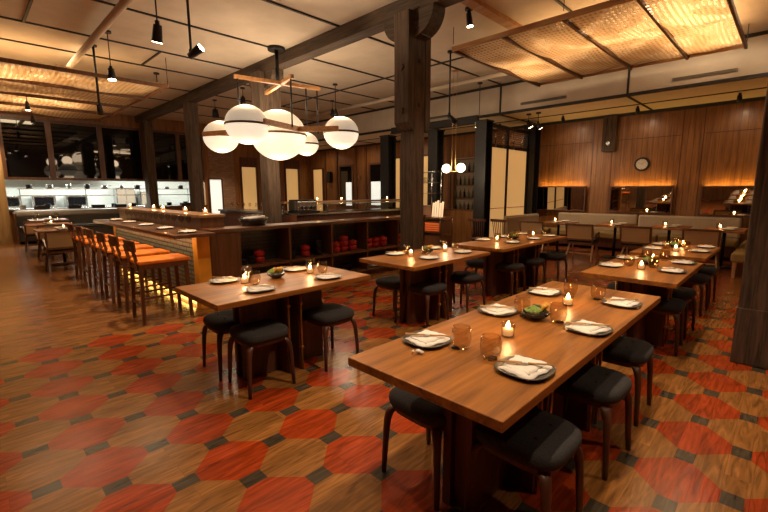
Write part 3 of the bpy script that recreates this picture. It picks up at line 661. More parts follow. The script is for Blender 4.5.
# ------------------------------------------------------------------ dining tables
def dining_table(x0, x1, y0, y1, nmod, label):
    cx, cyy = (x0+x1)/2, (y0+y1)/2; W, Ln = (x1-x0)/2, (y1-y0)/2
    t = empty('dining_table', (cx, cyy, 0), 0, label, 'table', 'walnut communal tables')
    B(-W, W, -Ln, Ln, .708, .75).build('tabletop', 'table', t, .004)
    B(-.11, .11, -Ln+.15, Ln-.15, .69, .708).build('support_frame', 'steel', t)
    mod = 2*Ln/nmod
    for i in range(nmod):
        a, b = -Ln+i*mod, -Ln+(i+1)*mod
        a2 = a+(.30 if i == 0 else .06); b2 = b-(.30 if i == nmod-1 else .06)
        for s in (-1, 1): B(s*.055-.022, s*.055+.022, a2+.02, b2-.02, .0, .69).build('pedestal_board', 'ped', t)
        B(-.03, .03, a2+.05, b2-.05, .0, .69).build('core_board', 'ped', t)
        for e, on in ((a2, i > 0), (b2, i < nmod-1)):
            if on:
                B(-.21, .21, e-.015, e+.015, .0, .69).build('cross_board', 'ped', t)
                for s in (-1, 1):
                    r = MB(); r.cyl((s*.225, e, .0), (s*.225, e, .708), .009); [r.cyl((s*.20, e, z), (s*.24, e, z), .013) for z in (.2, .58)]; r.build('brass_rod', 'brass', t)['label'] = 'slim brass rod'
    return t
T1 = (-1.385, -.605, 1.165, 3.43); T2 = (-3.47, -2.68, 1.125, 2.545); T3 = (-3.45, -2.63, 3.10, 4.56); T4 = (-3.43, -2.63, 4.88, 7.0); T5 = (-1.36, -.605, 3.99, 5.36); T6 = (-1.39, -.63, 5.74, 7.0)
dining_table(*T1, 3, 'large walnut dining table set for six in the foreground')
dining_table(*T2, 2, 'walnut dining table set for four at the left beside the bar stools')
dining_table(*T3, 2, 'walnut dining table in front of the centre timber column')
dining_table(*T4, 3, 'long walnut table behind the centre column\'s table, towards the screens')
dining_table(*T5, 2, 'walnut dining table just behind the foreground table on the right')
dining_table(*T6, 2, 'farthest walnut table of the right row, before the cane chairs')

# upholstered stool
def make_stool():
    t = empty('upholstered_stool', (0, 0, 0))
    m = MB(); n_ = 36
    def sq(r, z, k_=3.8):
        o = []
        for i in range(n_):
            a = 2*PI*i/n_; c, s = math.cos(a), math.sin(a)
            o.append((r*math.copysign(abs(c)**(2/k_), c), r*.95*math.copysign(abs(s)**(2/k_), s), z))
        return o
    rings = [(.03, .392), (.165, .392), (.186, .402), (.192, .425), (.188, .450), (.172, .464), (.12, .470), (.06, .466), (.004, .460)]
    vs = []; [vs.extend(sq(r, z)) for r, z in rings]
    fs = [(q*n_+i, q*n_+(i+1) % n_, (q+1)*n_+(i+1) % n_, (q+1)*n_+i) for q in range(len(rings)-1) for i in range(n_)]
    m.add(vs, fs, True); seat = m.build('seat', 'cloth', t)
    [MB().sphere((x, y, .469), .009, 10, 6, .5).build('button', 'cloth', seat) for x in (-.07, .07) for y in (-.07, .07)]
    fr = MB(); vs = sq(.168, .368) + sq(.172, .393); fr.add(vs, [(i, (i+1) % n_, n_+(i+1) % n_, n_+i) for i in range(n_)] + [tuple(range(n_-1, -1, -1)), tuple(range(n_, 2*n_))]); fr.build('seat_frame', 'leg', t)
    for sx in (-1, 1):
        for sy2 in (-1, 1):
            l = MB(); pts = [(.176, 0, .0125), (.171, .12, .0145), (.166, .24, .0165), (.161, .31, .0185), (.154, .345, .0215), (.143, .370, .025), (.126, .384, .028), (.10, .3925, .030)]
            nn = 16; vs = [(sx*p+q_*math.cos(2*PI*i/nn), sy2*(p-.004)+q_*math.sin(2*PI*i/nn), z) for p, z, q_ in pts for i in range(nn)]
            l.add(vs, [(q*nn+i, q*nn+(i+1) % nn, (q+1)*nn+(i+1) % nn, (q+1)*nn+i) for q in range(len(pts)-1) for i in range(nn)], True)
            l.add(vs[:nn], [tuple(range(nn-1, -1, -1))]); l.build('leg', 'leg', t)
    return t
stool = make_stool(); used = [False]
def stools(tbl, ylist, tname, xi=.16, group=None, extra=None):
    for side, sx in (('right', 1), ('left', -1)):
        for i, y in enumerate(ylist[side]):
            if isinstance(y, tuple): xx, yy = y
            else: xx, yy = (tbl[1]-xi if sx > 0 else tbl[0]+xi), y
            pos = ('nearest', 'second nearest', 'farthest')[i if len(ylist[side]) == 3 or i == 0 else 2]
            place(stool, (xx, yy, 0), random.uniform(-.06, .06), 'dark tufted stool at %s side of %s, %s' % (side, tname, pos), 'stool', 'upholstered stools', used)
stools(T1, {'right': [(-.745, 1.665), (-.735, 2.40), (-.765, 3.07)], 'left': [(-1.24, 1.62), (-1.22, 2.40), (-1.22, 3.07)]}, 'the foreground table')
stools(T2, {'right': [(-2.87, 1.52), (-2.86, 2.19)], 'left': [(-3.32, 1.50), (-3.32, 2.19)]}, 'the left table by the bar')
stools(T3, {'right': [(-2.88, 3.60), (-2.88, 4.38)], 'left': [(-3.32, 3.55), (-3.32, 4.35)]}, 'the centre column table')
stools(T4, {'right': [(-2.86, 5.45), (-2.84, 6.10), (-2.78, 6.82)], 'left': [(-3.28, 5.42), (-3.28, 6.1), (-3.28, 6.8)]}, 'the long table behind the column table')
stools(T5, {'right': [(-.82, 4.60), (-.83, 5.22)], 'left': [(-1.2, 4.45), (-1.2, 5.1)]}, 'the right-hand table behind the foreground')
stools(T6, {'right': [(-.84, 6.28), (-.84, 6.95)], 'left': [(-1.2, 6.2), (-1.2, 6.8)]}, 'the farthest right-row table')

# bar stools
def make_barstool():
    t = empty('bar_stool', (0, 0, 0))
    W, D = .20, .265
    B(-W-.01, W+.01, -D-.01, D+.03, .690, .735).build('seat', 'orange', t, .014, 3)
    m = MB(); m.box(-W, W, -D, -D+.03, .635, .690); m.box(-W, W, D-.03, D, .635, .690); m.box(-W, -W+.03, -D+.03, D-.03, .635, .690); m.box(W-.03, W, -D+.03, D-.03, .635, .690); m.build('apron', 'stoolwood', t)
    for sx in (-1, 1):
        MB().bar((sx*(W-.005), D, 0), (sx*(W-.02), D-.02, .635), .034, .034, .04, .04).build('leg', 'stoolwood', t)
        MB().bar((sx*(W-.005), -D, 0), (sx*(W-.02), -D+.02, .635), .034, .034, .04, .04).build('leg', 'stoolwood', t)
        l = MB(); l.bar((sx*(W-.06), -D+.01, .635), (sx*(W-.06), -D-.045, .90), .034, .03); l.build('back_post', 'stoolwood', t)
        MB().bar((sx*(W-.01), -D+.01, .30), (sx*(W-.01), D-.01, .30), .02, .02).build('stretcher', 'stoolwood', t)
    for y, z in ((-D+.005, .22), (D-.005, .24)): MB().bar((-W+.02, y, z), (W-.02, y, z), .02, .024).build('foot_rail', 'brass' if y > 0 else 'stoolwood', t)
    # curved backrest
    vs = []; n_ = 8
    for i in range(n_+1):
        u = -1+2*i/n_; x = u*(W-.01); y = -D-.055+.035*u*u; dz = .01*u*u
        for yy, zz in ((y-.012, .84), (y+.012, .84), (y+.002, .975-dz), (y-.022, .975-dz)): vs.append((x, yy, zz))
    fs = [(i*4+j, i*4+(j+1) % 4, (i+1)*4+(j+1) % 4, (i+1)*4+j) for i in range(n_) for j in range(4)] + [(0, 1, 2, 3), (n_*4+3, n_*4+2, n_*4+1, n_*4)]
    MB().add(vs, fs).build('backrest', 'stoolwood', t, .006)
    return t
bs = make_barstool(); u2 = [False]
for i, x in enumerate((-5.36, -6.04, -6.72, -7.40, -8.18, -8.9)):
    place(bs, (x, 1.585, 0), 0, ['wooden bar stool with orange seat at the bar\'s near end', 'orange-seated bar stool, second from the near end of the bar', 'orange-seated bar stool, third from the near end of the bar', 'orange-seated bar stool, fourth from the near end of the bar', 'orange-seated bar stool, fifth from near end of the bar', 'orange-seated bar stool farthest from camera along the bar'][i], 'bar stool', 'bar stools', u2)

# cane back chairs
def make_chair(legmat):
    t = empty('cane_back_chair', (0, 0, 0))      # faces +Y, back towards -Y
    B(-.25, .25, -.22, .26, .40, .45).build('seat', 'cloth', t, .02, 3)
    m = MB(); m.box(-.255, .255, -.23, .25, .36, .40); m.build('seat_frame', 'brown', t)
    f = MB(); zb, zt = .46, .78
    for s in (-1, 1): f.bar((s*.255, -.22, .38), (s*.27, -.31, zt), .035, .035)
    f.bar((-.285, -.31, zt), (.285, -.31, zt), .04, .04); f.bar((-.26, -.25, zb), (.26, -.25, zb), .035, .035); f.build('back_frame', 'brown', t)
    f = MB(); a, b = Vector((0, -.255, zb+.01)), Vector((0, -.308, zt-.015))
    f.add([(-.25, a.y-.006, a.z), (.25, a.y-.006, a.z), (.25, b.y-.006, b.z), (-.25, b.y-.006, b.z), (-.25, a.y+.006, a.z), (.25, a.y+.006, a.z), (.25, b.y+.006, b.z), (-.25, b.y+.006, b.z)],
          [(0, 1, 2, 3), (7, 6, 5, 4), (0, 4, 5, 1), (1, 5, 6, 2), (2, 6, 7, 3), (3, 7, 4, 0)]); f.build('cane_panel', 'cane', t)
    for s in (-1, 1):
        MB().bar((s*.27, -.27, 0), (s*.235, -.10, .37), .028, .035).build('leg', legmat, t)
        MB().bar((s*.27, .27, 0), (s*.235, .08, .37), .028, .035).build('leg', legmat, t)
        MB().bar((s*.26, -.25, .46), (s*.26, .2, .60), .035, .025).build('armrest', 'brown', t)
        MB().bar((s*.26, .2, .40), (s*.26, .2, .60), .03, .03).build('arm_post', 'brown', t)
    MB().bar((-.25, -.2, .16), (.25, -.2, .16), .025, .02).build('stretcher', legmat, t)
    return t
ch = make_chair('palewood'); u3 = [False]
for x, y, rz, lab in ((-3.22, 9.50, .03, 'cane-back chair with pale splayed legs before the left mirror'), (-2.17, 9.62, -.04, 'cane-back chair before the middle mirror under the clock'),
                      (-1.15, 9.68, .02, 'cane-back chair beyond the right row of tables'), (-4.35, 9.62, .05, 'cane-back chair nearest the cream screens')):
    place(ch, (x, y, 0), rz, lab, 'chair', 'cane chairs at the banquette', u3)
ch2 = make_chair('leg'); u4 = [False]
for x, y, rz, lab in ((-10.15, 1.30, PI/2-.0, 'cane-back chair nearest the bar stools on the kitchen side'), (-12.15, 1.39, PI/2, 'cane-back chair second from the bar stools on kitchen side'),
                      (-14.1, 1.33, PI/2, 'cane-back chair closest to the kitchen banquette end')):
    place(ch2, (x, y, 0), rz, lab, 'chair', 'cane chairs by the kitchen', u4)

def two_top(x, y, W, D, label, grp, z=.75):
    t = empty('pedestal_table', (x, y, 0), 0, label, 'table', grp)
    B(-W/2, W/2, -D/2, D/2, z-.035, z).build('tabletop', 'table', t, .004); MB().cyl((0, 0, .03), (0, 0, z-.035), .03).build('column', 'steel', t); MB().lathe((0, 0, 0), [(.001, 0), (.24, 0), (.24, .015), (.04, .03), (.001, .03)], 24).build('base', 'steel', t)
BT = [(-2.75, 10.25, 'left'), (-1.75, 10.35, 'middle'), (-.85, 10.35, 'right'), (-4.0, 10.2, 'far left')]
for x, y, nme in BT: two_top(x-.05, y, .62, 1.0, 'small walnut banquette table, %s of the four, behind the cane chairs' % nme, 'banquette tables')
KT = [(-11.0, 1.42, 'nearest the bar'), (-13.0, 1.45, 'in the middle'), (-15.2, 1.7, 'closest to the kitchen')]
for x, y, nme in KT: two_top(x, y, .8, .85, 'dark wooden table by the kitchen chairs, %s' % nme, 'kitchen side tables')

# ------------------------------------------------------------------ table settings
def napkin_mesh(parent=None, seed=1, long=False):
    r = random.Random(seed); nx, ny = 12, 10; vs = []; W, D = (.090, .080)
    for lay in range(2):
        for j in range(ny+1):
            for i in range(nx+1):
                u, v = i/nx*2-1, j/ny*2-1
                x = u*W*(1-.08*v) + .004*math.sin(9*v+seed); y = v*D*(1+.06*u)+.004*math.sin(7*u+seed)
                z = .009 + .006*math.sin(3*u+seed)*math.cos(2*v) + .004*r.random()*.3
                edge = max(abs(u), abs(v)); z = z if edge < .95 else .004
                vs.append((x, y, z if lay else 0))
    n_ = (nx+1)*(ny+1); fs = []
    for j in range(ny):
        for i in range(nx):
            a = j*(nx+1)+i; fs.append((n_+a, n_+a+1, n_+a+nx+2, n_+a+nx+1)); fs.append((a, a+nx+1, a+nx+2, a+1))
    rim = [i for i in range(nx+1)] + [j*(nx+1)+nx for j in range(1, ny+1)] + [ny*(nx+1)+i for i in range(nx-1, -1, -1)] + [j*(nx+1) for j in range(ny-1, 0, -1)]
    for a, b in zip(rim, rim[1:]+rim[:1]): fs.append((a, b, n_+b, n_+a))
    return MB().add(vs, fs, True)
def proto(fn):
    o = fn(); return [o, False]
def use(p, loc, rz, label, cat, grp, scale=None):
    o = p[0] if not p[1] else copy_tree(p[0]); p[1] = True
    o.location = loc; o.rotation_euler = (0, 0, rz); tag(o, label, cat, grp)
    return o
def squircle(rings, n_=40, k_=2.7):
    vs = []
    for r, z in rings:
        for i in range(n_):
            a = 2*PI*i/n_; c, s = math.cos(a), math.sin(a)
            vs.append((r*math.copysign(abs(c)**(2/k_), c), r*math.copysign(abs(s)**(2/k_), s), z))
    fs = [(q*n_+i, q*n_+(i+1) % n_, (q+1)*n_+(i+1) % n_, (q+1)*n_+i) for q in range(len(rings)-1) for i in range(n_)]
    return MB().add(vs, fs, True)
pl = proto(lambda: squircle([(.001, 0), (.075, 0), (.09, .004), (.112, .015), (.115, .018), (.111, .019), (.085, .009), (.001, .008)]).build('plate', 'plate'))
nks = [proto(lambda s=s: (lambda e: (napkin_mesh(seed=s).build('napkin_body', 'napkin', e), MB().add([(x, y, z) for x, y, z in []], []) and 0, e)[-1])(empty('folded_napkin', (0, 0, 0)))) for s in (1, 2, 3)]
for q in nks:                                             # a second folded layer
    e = q[0]; o = napkin_mesh(seed=7).build('folded_layer', 'napkin', e); o.location = (.012, .01, .0095); o.rotation_euler = (0, 0, .12); o.scale = (.86, .82, .8)
def chop():
    e = empty('chopsticks', (0, 0, 0)); MB().cyl((-.11, .004, 0), (.11, .002, 0), .0042, .0026, 8).build('stick', 'chop', e); MB().cyl((-.11, -.006, 0), (.11, -.003, 0), .0042, .0026, 8).build('stick', 'chop', e)
    MB().box(-.012, .012, -.012, .010, -.004, .0062).build('paper_band', 'napkin', e); return e
cs = proto(chop)
tb = proto(lambda: MB().lathe((0, 0, 0), [(.001, .004), (.032, .0), (.043, .020), (.049, .052), (.046, .088), (.040, .110), (.0385, .110), (.0445, .088), (.0475, .052), (.041, .022), (.028, .008), (.001, .008)], 28).build('tumbler', 'tumbler'))
cr_ = proto(lambda: MB().lathe((0, 0, 0), [(.001, 0), (.014, 0), (.017, .006), (.012, .014), (.001, .015)], 14, sx=1.4, sy=.8).build('chopstick_rest', 'blackglaze'))
def candle():
    e = empty('tea_light', (0, 0, 0)); 
    MB().lathe((0, 0, 0), [(.001, 0), (.033, 0), (.036, .070), (.0335, .070), (.031, .006), (.001, .006)], 20).build('glass_cup', 'clear', e)
    MB().lathe((0, 0, .0065), [(.001, .0), (.027, 0), (.029, .034), (.001, .034)], 18).build('wax', 'wax', e)
    MB().lathe((0, 0, .040), [(.001, 0), (.010, .006), (.0125, .015), (.007, .028), (.001, .040)], 12).build('flame', 'flame', e)
    light('flame_light', 'POINT', (0, 0, .095), 1.6, (1, .52, .20), e, shadow_soft_size=.02)
    return e
cd = proto(candle)
def bowl_g():
    e = empty('succulent_bowl', (0, 0, 0))
    MB().lathe((0, 0, 0), [(.001, 0), (.035, 0), (.075, .03), (.078, .045), (.072, .045), (.05, .03), (.001, .028)], 28).build('bowl', 'blackglaze', e)
    r = random.Random(5)
    m = MB()
    for k_ in range(5):
        for i in range(5+k_*2):
            a = i*2*PI/(5+k_*2)+k_*.4; rr_ = .006+.009*k_; m.sphere((-.012+rr_*math.cos(a), -.02+rr_*math.sin(a), .078-.005*k_), .011, 8, 6, .7)
    m.build('rosette', 'green', e)
    m = MB()
    for i in range(16):
        a = r.uniform(0, 6.28); rr_ = r.uniform(.02, .055); m.sphere((rr_*math.cos(a), rr_*math.sin(a), .05+r.uniform(0, .025)), .014, 8, 6, .6)
    m.build('leaves', 'green2', e)
    m = MB()
    for i in range(7):
        a = r.uniform(-.8, .8); m.cyl((.03*math.cos(a), .03*math.sin(a), .04), (.055*math.cos(a)+.01, .055*math.sin(a), .10), .004, .012, 8)
    m.build('flowers', 'yellow', e)
    return e
bw = proto(bowl_g)
def setting(x, y, rz, tn, seat, z=.75, rest=True):
    use(pl, (x, y, z), rz, 'dark square-round plate on %s, %s' % (tn, seat), 'plate', 'place plates')
    use(nks[random.randrange(3)], (x, y, z+.012), rz+random.uniform(-.25, .1)+(PI/2), 'white folded napkin on the plate of %s, %s' % (tn, seat), 'napkin', 'folded napkins')
    use(cs, (x, y, z+.037), rz+.72+random.uniform(-.2, .2), 'bamboo chopsticks across the napkin of %s, %s' % (tn, seat), 'chopsticks', 'bamboo chopsticks')
SETS = [('the foreground table', [(-.735, 1.585, 'near right place'), (-.725, 2.31, 'middle right place'), (-.745, 3.0, 'far right place'), (-1.245, 1.57, 'near left place'), (-1.25, 2.28, 'middle left place'), (-1.245, 2.95, 'far left place')],
         [(-1.075, 1.62, 'near left'), (-.905, 1.60, 'near right'), (-1.13, 2.36, 'left of the succulent bowl'), (-.90, 2.34, 'right of the succulent bowl'), (-1.10, 3.06, 'far left'), (-.905, 3.04, 'far right')], [(-.995, 1.93, 'near'), (-1.0, 2.75, 'far')], [(-1.02, 2.31)]),
        ('the left table by the bar', [(-3.37, 1.49, 'near left place'), (-2.87, 1.54, 'near right place'), (-3.37, 2.19, 'far left place'), (-2.85, 2.19, 'far right place')],
         [(-3.3, 1.66, 'left'), (-3.09, 1.62, 'near candle'), (-3.3, 2.33, 'far left'), (-3.08, 2.30, 'far right')], [(-3.196, 1.587, 'near'), (-3.155, 2.214, 'far')], [(-3.19, 1.88)]),
        ('the centre column table', [(-3.34, 3.58, 'near left place'), (-2.87, 3.63, 'near right place'), (-2.85, 4.27, 'far right place'), (-3.33, 4.30, 'far left place')],
         [(-3.28, 3.72, 'left'), (-3.02, 3.75, 'near right'), (-3.02, 4.36, 'far right'), (-3.24, 4.4, 'far left')], [(-3.139, 3.636, 'near'), (-3.093, 4.241, 'far')], [(-3.15, 3.95)]),
        ('the long table behind the column', [(-3.34, 5.55, 'near left place'), (-2.87, 5.58, 'near right place'), (-2.84, 6.24, 'middle right place'), (-3.33, 6.2, 'middle left place'), (-2.84, 6.8, 'far right place'), (-3.33, 6.78, 'far left place')],
         [(-3.2, 5.75, 'near left'), (-3.0, 5.75, 'near right'), (-3.0, 6.4, 'middle right'), (-3.2, 6.35, 'middle left'), (-2.98, 6.9, 'far right')], [(-3.12, 5.58, 'near'), (-3.03, 6.6, 'far')], [(-3.08, 6.03)]),
        ('the right-hand table behind the foreground', [(-1.24, 4.5, 'near left place'), (-1.25, 5.12, 'far left place'), (-.74, 4.56, 'near right place'), (-.75, 5.17, 'far right place')],
         [(-1.12, 4.65, 'near left'), (-.92, 4.70, 'near right'), (-1.1, 5.25, 'far left'), (-.93, 5.25, 'far right')], [(-.985, 4.532, 'near'), (-1.005, 5.10, 'far')], [(-.985, 4.86)]),
        ('the farthest right-row table', [(-1.24, 6.2, 'near left place'), (-1.26, 6.75, 'far left place'), (-.76, 6.28, 'near right place'), (-.77, 6.82, 'far right place')],
         [(-1.12, 6.35, 'near left'), (-.92, 6.4, 'near right'), (-1.1, 6.88, 'far left')], [(-.99, 6.19, 'near'), (-1.01, 6.78, 'far')], [(-1.05, 6.5)])]
for tn, pls, gls, cds, bws in SETS:
    for x, y, s in pls:
        right = x > (-1 if x > -2 else -3.1)
        setting(x, y, random.uniform(-.06, .06), tn, s)
        if tn == 'the foreground table':
            use(cr_, (x+(-.16 if right else .16), y+.02, .75), .4, 'small black chopstick rest beside plate at %s of the foreground table' % s, 'chopstick rest', 'chopstick rests')
    for x, y, s in gls: use(tb, (x, y, .75), 0, 'amber-tinted stemless tumbler on %s, %s' % (tn, s), 'glass', 'amber tumblers')
    for x, y, s in cds: use(cd, (x, y, .75), 0, '%s lit tea light in glass cup on %s' % (s, tn), 'candle', 'lit tea lights')
    for x, y in bws: use(bw, (x, y, .75), random.uniform(-.4, .4), 'black bowl of green succulents and yellow flowers on %s' % tn, 'plant bowl', 'succulent bowls')
# tightly wrapped scrap near the front corner
o = MB(); r = random.Random(2)
for i in range(7): o.sphere((r.uniform(-.02, .02), r.uniform(-.015, .015), .009+r.uniform(0, .006)), r.uniform(.006, .010), 7, 5)
o = o.build('crumpled_paper', 'paper'); o.location = (-1.176, 1.416, .75); tag(o, 'small crumpled white paper near the foreground table\'s left corner', 'paper')
# bar: settings, glasses, ledge candles
for i, x in enumerate((-5.40, -6.2, -7.05, -7.95, -8.8)):
    setting(x, 1.95, 0, 'the bar top', ('at the near end', 'second from near end', 'third from near end', 'fourth from near end', 'fifth from near end', 'farthest along')[i], 1.0)
wg = proto(lambda: MB().lathe((0, 0, 0), [(.001, 0), (.030, 0), (.004, .006), (.004, .075), (.033, .115), (.036, .15), (.028, .19), (.0265, .19), (.034, .15), (.03, .115), (.001, .08)], 16).build('wine_glass', 'clear'))
for i in range(12):
    use(wg, (-5.85-i*.27, 2.145, 1.0), 0, 'clear wine glass standing against the bar ledge, %d%s from the near end' % (i+1, {1: 'st', 2: 'nd', 3: 'rd'}.get(i+1, 'th')), 'glass', 'wine glasses along the bar ledge')
for i, (x, y) in enumerate(((-5.9, 2.4), (-7.7, 2.42), (-8.3, 2.45), (-9.6, 2.4), (-6.7, 2.42))):
    use(cd, (x, y, 1.2), 0, 'lit tea light on the raised bar ledge, %s' % ('at the near end', 'in front of timber column', 'just left of the timber column', 'at the far end', 'second from the near end')[i], 'candle', 'lit tea lights')
for i, (x, y) in enumerate(((-8.15, 6.0), (-8.15, 6.75), (-8.15, 8.4))):
    use(cd, (x, y, 1.28), 0, 'lit tea light on the back counter ledge, %s' % ('left', 'middle', 'beside the black post')[i], 'candle', 'lit tea lights')
for x, y, nme in BT:
    for q, (dy, s) in enumerate(((-.22, 'near side'), (.22, 'far side'))):
        use(pl, (x+.02, y+dy, .75), 0, 'dark plate on the %s banquette table, %s' % (nme, s), 'plate', 'place plates'); use(nks[q], (x+.02, y+dy, .762), .2, 'white napkin on the %s banquette table, %s' % (nme, s), 'napkin', 'folded napkins')
    use(cd, (x-.12, y-.05, .75), 0, 'lit tea light on the %s banquette table' % nme, 'candle', 'lit tea lights'); use(tb, (x-.16, y+.1, .75), 0, 'amber tumbler on the %s banquette table' % nme, 'glass', 'amber tumblers')
for x, y, nme in KT:
    for q, (dx, s) in enumerate(((-.25, 'kitchen side'), (.25, 'bar side'))):
        use(pl, (x+dx, y, .75), 0, 'dark plate on the kitchen-side table %s, %s' % (nme, s), 'plate', 'place plates'); use(nks[q], (x+dx, y, .762), .2, 'white napkin on the kitchen-side table %s, %s' % (nme, s), 'napkin', 'folded napkins')
        use(wg, (x+dx*.8, y+.2, .75), 0, 'clear wine glass on kitchen-side table %s, %s' % (nme, s), 'glass', 'wine glasses by the kitchen')
        use(wg, (x+dx*.5, y-.24, .75), 0, 'clear wine glass at near edge of kitchen-side table %s, %s' % (nme, s), 'glass', 'wine glasses by the kitchen')
    use(cd, (x, y+.05, .75), 0, 'lit tea light on the kitchen-side table %s' % nme, 'candle', 'lit tea lights')

# ------------------------------------------------------------------ big globe chandelier
t = empty('globe_chandelier', (-7.17, 4.44, H), 0, 'large chandelier of five opal glass globes on wooden bars', 'chandelier')
o0 = Vector((-7.17, 4.44, H))
def rel(x, y, z): return Vector((x, y, z))-o0
MB().cyl((0, 0, -.05), (0, 0, 0), .16, n=28).build('ceiling_disc', 'steel', t); MB().cyl((0, 0, -.68), (0, 0, -.05), .035).build('stem', 'steel', t)
zf = 3.45; zl = 2.62
MB().bar(rel(-7.02, 3.50, zf), rel(-6.72, 5.08, zf), .06, .06).build('upper_bar', 'railwood', t)
MB().bar(rel(-7.75, 4.52, zf), rel(-6.32, 4.20, zf), .06, .06).build('upper_bar', 'railwood', t)
MB().bar(rel(-8.35, 3.46, zl), rel(-7.0, 4.05, zl), .05, .09).build('lower_bar', 'railwood', t)
MB().bar(rel(-6.18, 3.55, zl), rel(-6.50, 4.40, zl), .05, .09).build('lower_bar', 'railwood', t)
MB().bar(rel(-6.53, 4.40, zl), rel(-5.96, 4.90, zl), .05, .09).build('lower_bar', 'railwood', t)
for a, b in (((-7.0, 3.55), (-7.0, 4.05)), ((-6.40, 4.22), (-6.44, 4.30)), ((-6.76, 5.04), (-6.5, 4.95)), ((-6.78, 4.8), (-7.0, 5.0))):
    MB().cyl(rel(a[0], a[1], zf), rel(a[0], a[1], zl), .014).build('rod', 'steel', t)
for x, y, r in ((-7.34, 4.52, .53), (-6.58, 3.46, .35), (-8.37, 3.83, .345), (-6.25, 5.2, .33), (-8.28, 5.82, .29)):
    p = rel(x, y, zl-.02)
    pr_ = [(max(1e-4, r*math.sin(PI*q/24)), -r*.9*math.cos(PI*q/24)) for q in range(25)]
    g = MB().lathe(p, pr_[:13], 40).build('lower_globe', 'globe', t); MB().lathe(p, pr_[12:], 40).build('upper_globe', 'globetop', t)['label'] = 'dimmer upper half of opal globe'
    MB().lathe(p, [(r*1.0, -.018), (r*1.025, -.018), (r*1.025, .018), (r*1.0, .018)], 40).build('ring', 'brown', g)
    light('globe_light', 'POINT', p-Vector((0, 0, r*1.05+.05)), 22*r/.4, SOFT, t, shadow_soft_size=r*.6)
    light('globe_light', 'POINT', p+Vector((0, 0, r*1.05+.08)), 34*r/.4, SOFT, t, shadow_soft_size=r*.6)

# small double globe pendant near the screens
t = empty('double_globe_pendant', (-5.64, 8.0, 4.15), 0, 'small brass pendant with two round glowing globes near the wine rack', 'pendant lamp')
m = MB(); m.cyl((-.05, 0, -2.2), (-.05, 0, 0), .004); m.cyl((.05, 0, -2.2), (.05, 0, 0), .004); m.cyl((-.12, 0, -2.2), (.12, 0, -2.2), .01); m.build('stem', 'brass', t)
MB().cyl((0, 0, -.03), (0, 0, 0), .08).build('ceiling_disc', 'brass', t)
for s in (-1, 1):
    MB().sphere((s*.2, 0, -2.13), .10, 24, 14).build('globe', emit('small_globe', (1, .85, .6), 9) if s < 0 else bpy.data.materials['small_globe'], t)
light('pendant_light', 'POINT', (0, -.1, -2.35), 30, SOFT, t, shadow_soft_size=.1)

# ------------------------------------------------------------------ woven veneer canopies
def sheet(parent, x0, x1, y0, y1, z, amp, ph, nx=14, ny=14, name='woven_panel'):
    vs = []
    for lay in (0, .006):
        for j in range(ny+1):
            for i in range(nx+1):
                u, v = i/nx, j/ny
                zz = z - amp*math.sin(PI*v)*(.6+.4*math.sin(2*PI*u+ph)) + .012*math.sin(6*u+ph)
                vs.append((x0+(x1-x0)*u, y0+(y1-y0)*v, zz+lay))
    n_ = (nx+1)*(ny+1); fs = []
    for j in range(ny):
        for i in range(nx):
            a = j*(nx+1)+i; fs.append((a, a+1, a+nx+2, a+nx+1)); fs.append((n_+a, n_+a+nx+1, n_+a+nx+2, n_+a+1))
    return MB().add(vs, fs, True).build(name, 'weave', parent)
def canopy(x0, x1, y0, y1, z, xr, yr, label, power, lamps):
    t = empty('woven_canopy', ((x0+x1)/2, (y0+y1)/2, z), 0, label, 'canopy', 'woven veneer canopies'); c = Vector(((x0+x1)/2, (y0+y1)/2, z))
    MB().box(x0-c.x, x1-c.x, y0-c.y-.04, y0-c.y, -.03, .04).build('front_rail', 'railwood', t); MB().box(x0-c.x, x1-c.x, y1-c.y, y1-c.y+.03, .0, .05).build('rear_rail', 'railwood', t)
    for x in xr: MB().box(x-c.x-.018, x-c.x+.018, y0-c.y, y1-c.y, -.035, .03).build('rib', 'brown', t)
    for a, b in zip(xr[:-1], xr[1:]):
        for q, (c0, c1) in enumerate(zip(yr[:-1], yr[1:])):
            sheet(t, a-c.x, b-c.x, c0-c.y, c1-c.y, .03+.02*q, .08, a*3+q)
    for x in (xr[0], xr[len(xr)//2], xr[-1]):
        for y in (y0, y1): MB().cyl((x-c.x, y-c.y, .09 if y == y0 else .04), (x-c.x, y-c.y, H-z), .006).build('hanger', 'steel', t)
    for lx, ly, pw in lamps:
        a = light('canopy_lamp', 'AREA', (lx-c.x, ly-c.y, H-z-.04), pw*.42, (1, .74, .46), t, shape='RECTANGLE', size=.9, size_y=1.3)  # unseen area light without fitting, added to make the weave glow
    return t
canopy(-4.27, -.82, 5.98, 9.25, 3.8, (-4.27, -3.38, -2.48, -1.60, -.82), (5.98, 7.7, 9.25), 'woven veneer ceiling canopy glowing above the right row of tables', 40,
       [(-3.8, 7.9, 110), (-2.9, 7.2, 80), (-2.0, 7.4, 90), (-1.2, 7.0, 180), (-1.2, 8.4, 150)])
canopy(-15.0, -9.22, -2.2, 3.18, 3.6, (-15.0, -13.5, -12.1, -10.7, -9.22), (-2.2, -.4, 1.4, 3.18), 'woven veneer ceiling canopy over the kitchen-side tables at the left', 40,
       [(-10.3, .9, 170), (-12.8, 1.6, 190), (-12.0, -.5, 90), (-10.0, 2.3, 60), (-14.2, 1.0, 120)])

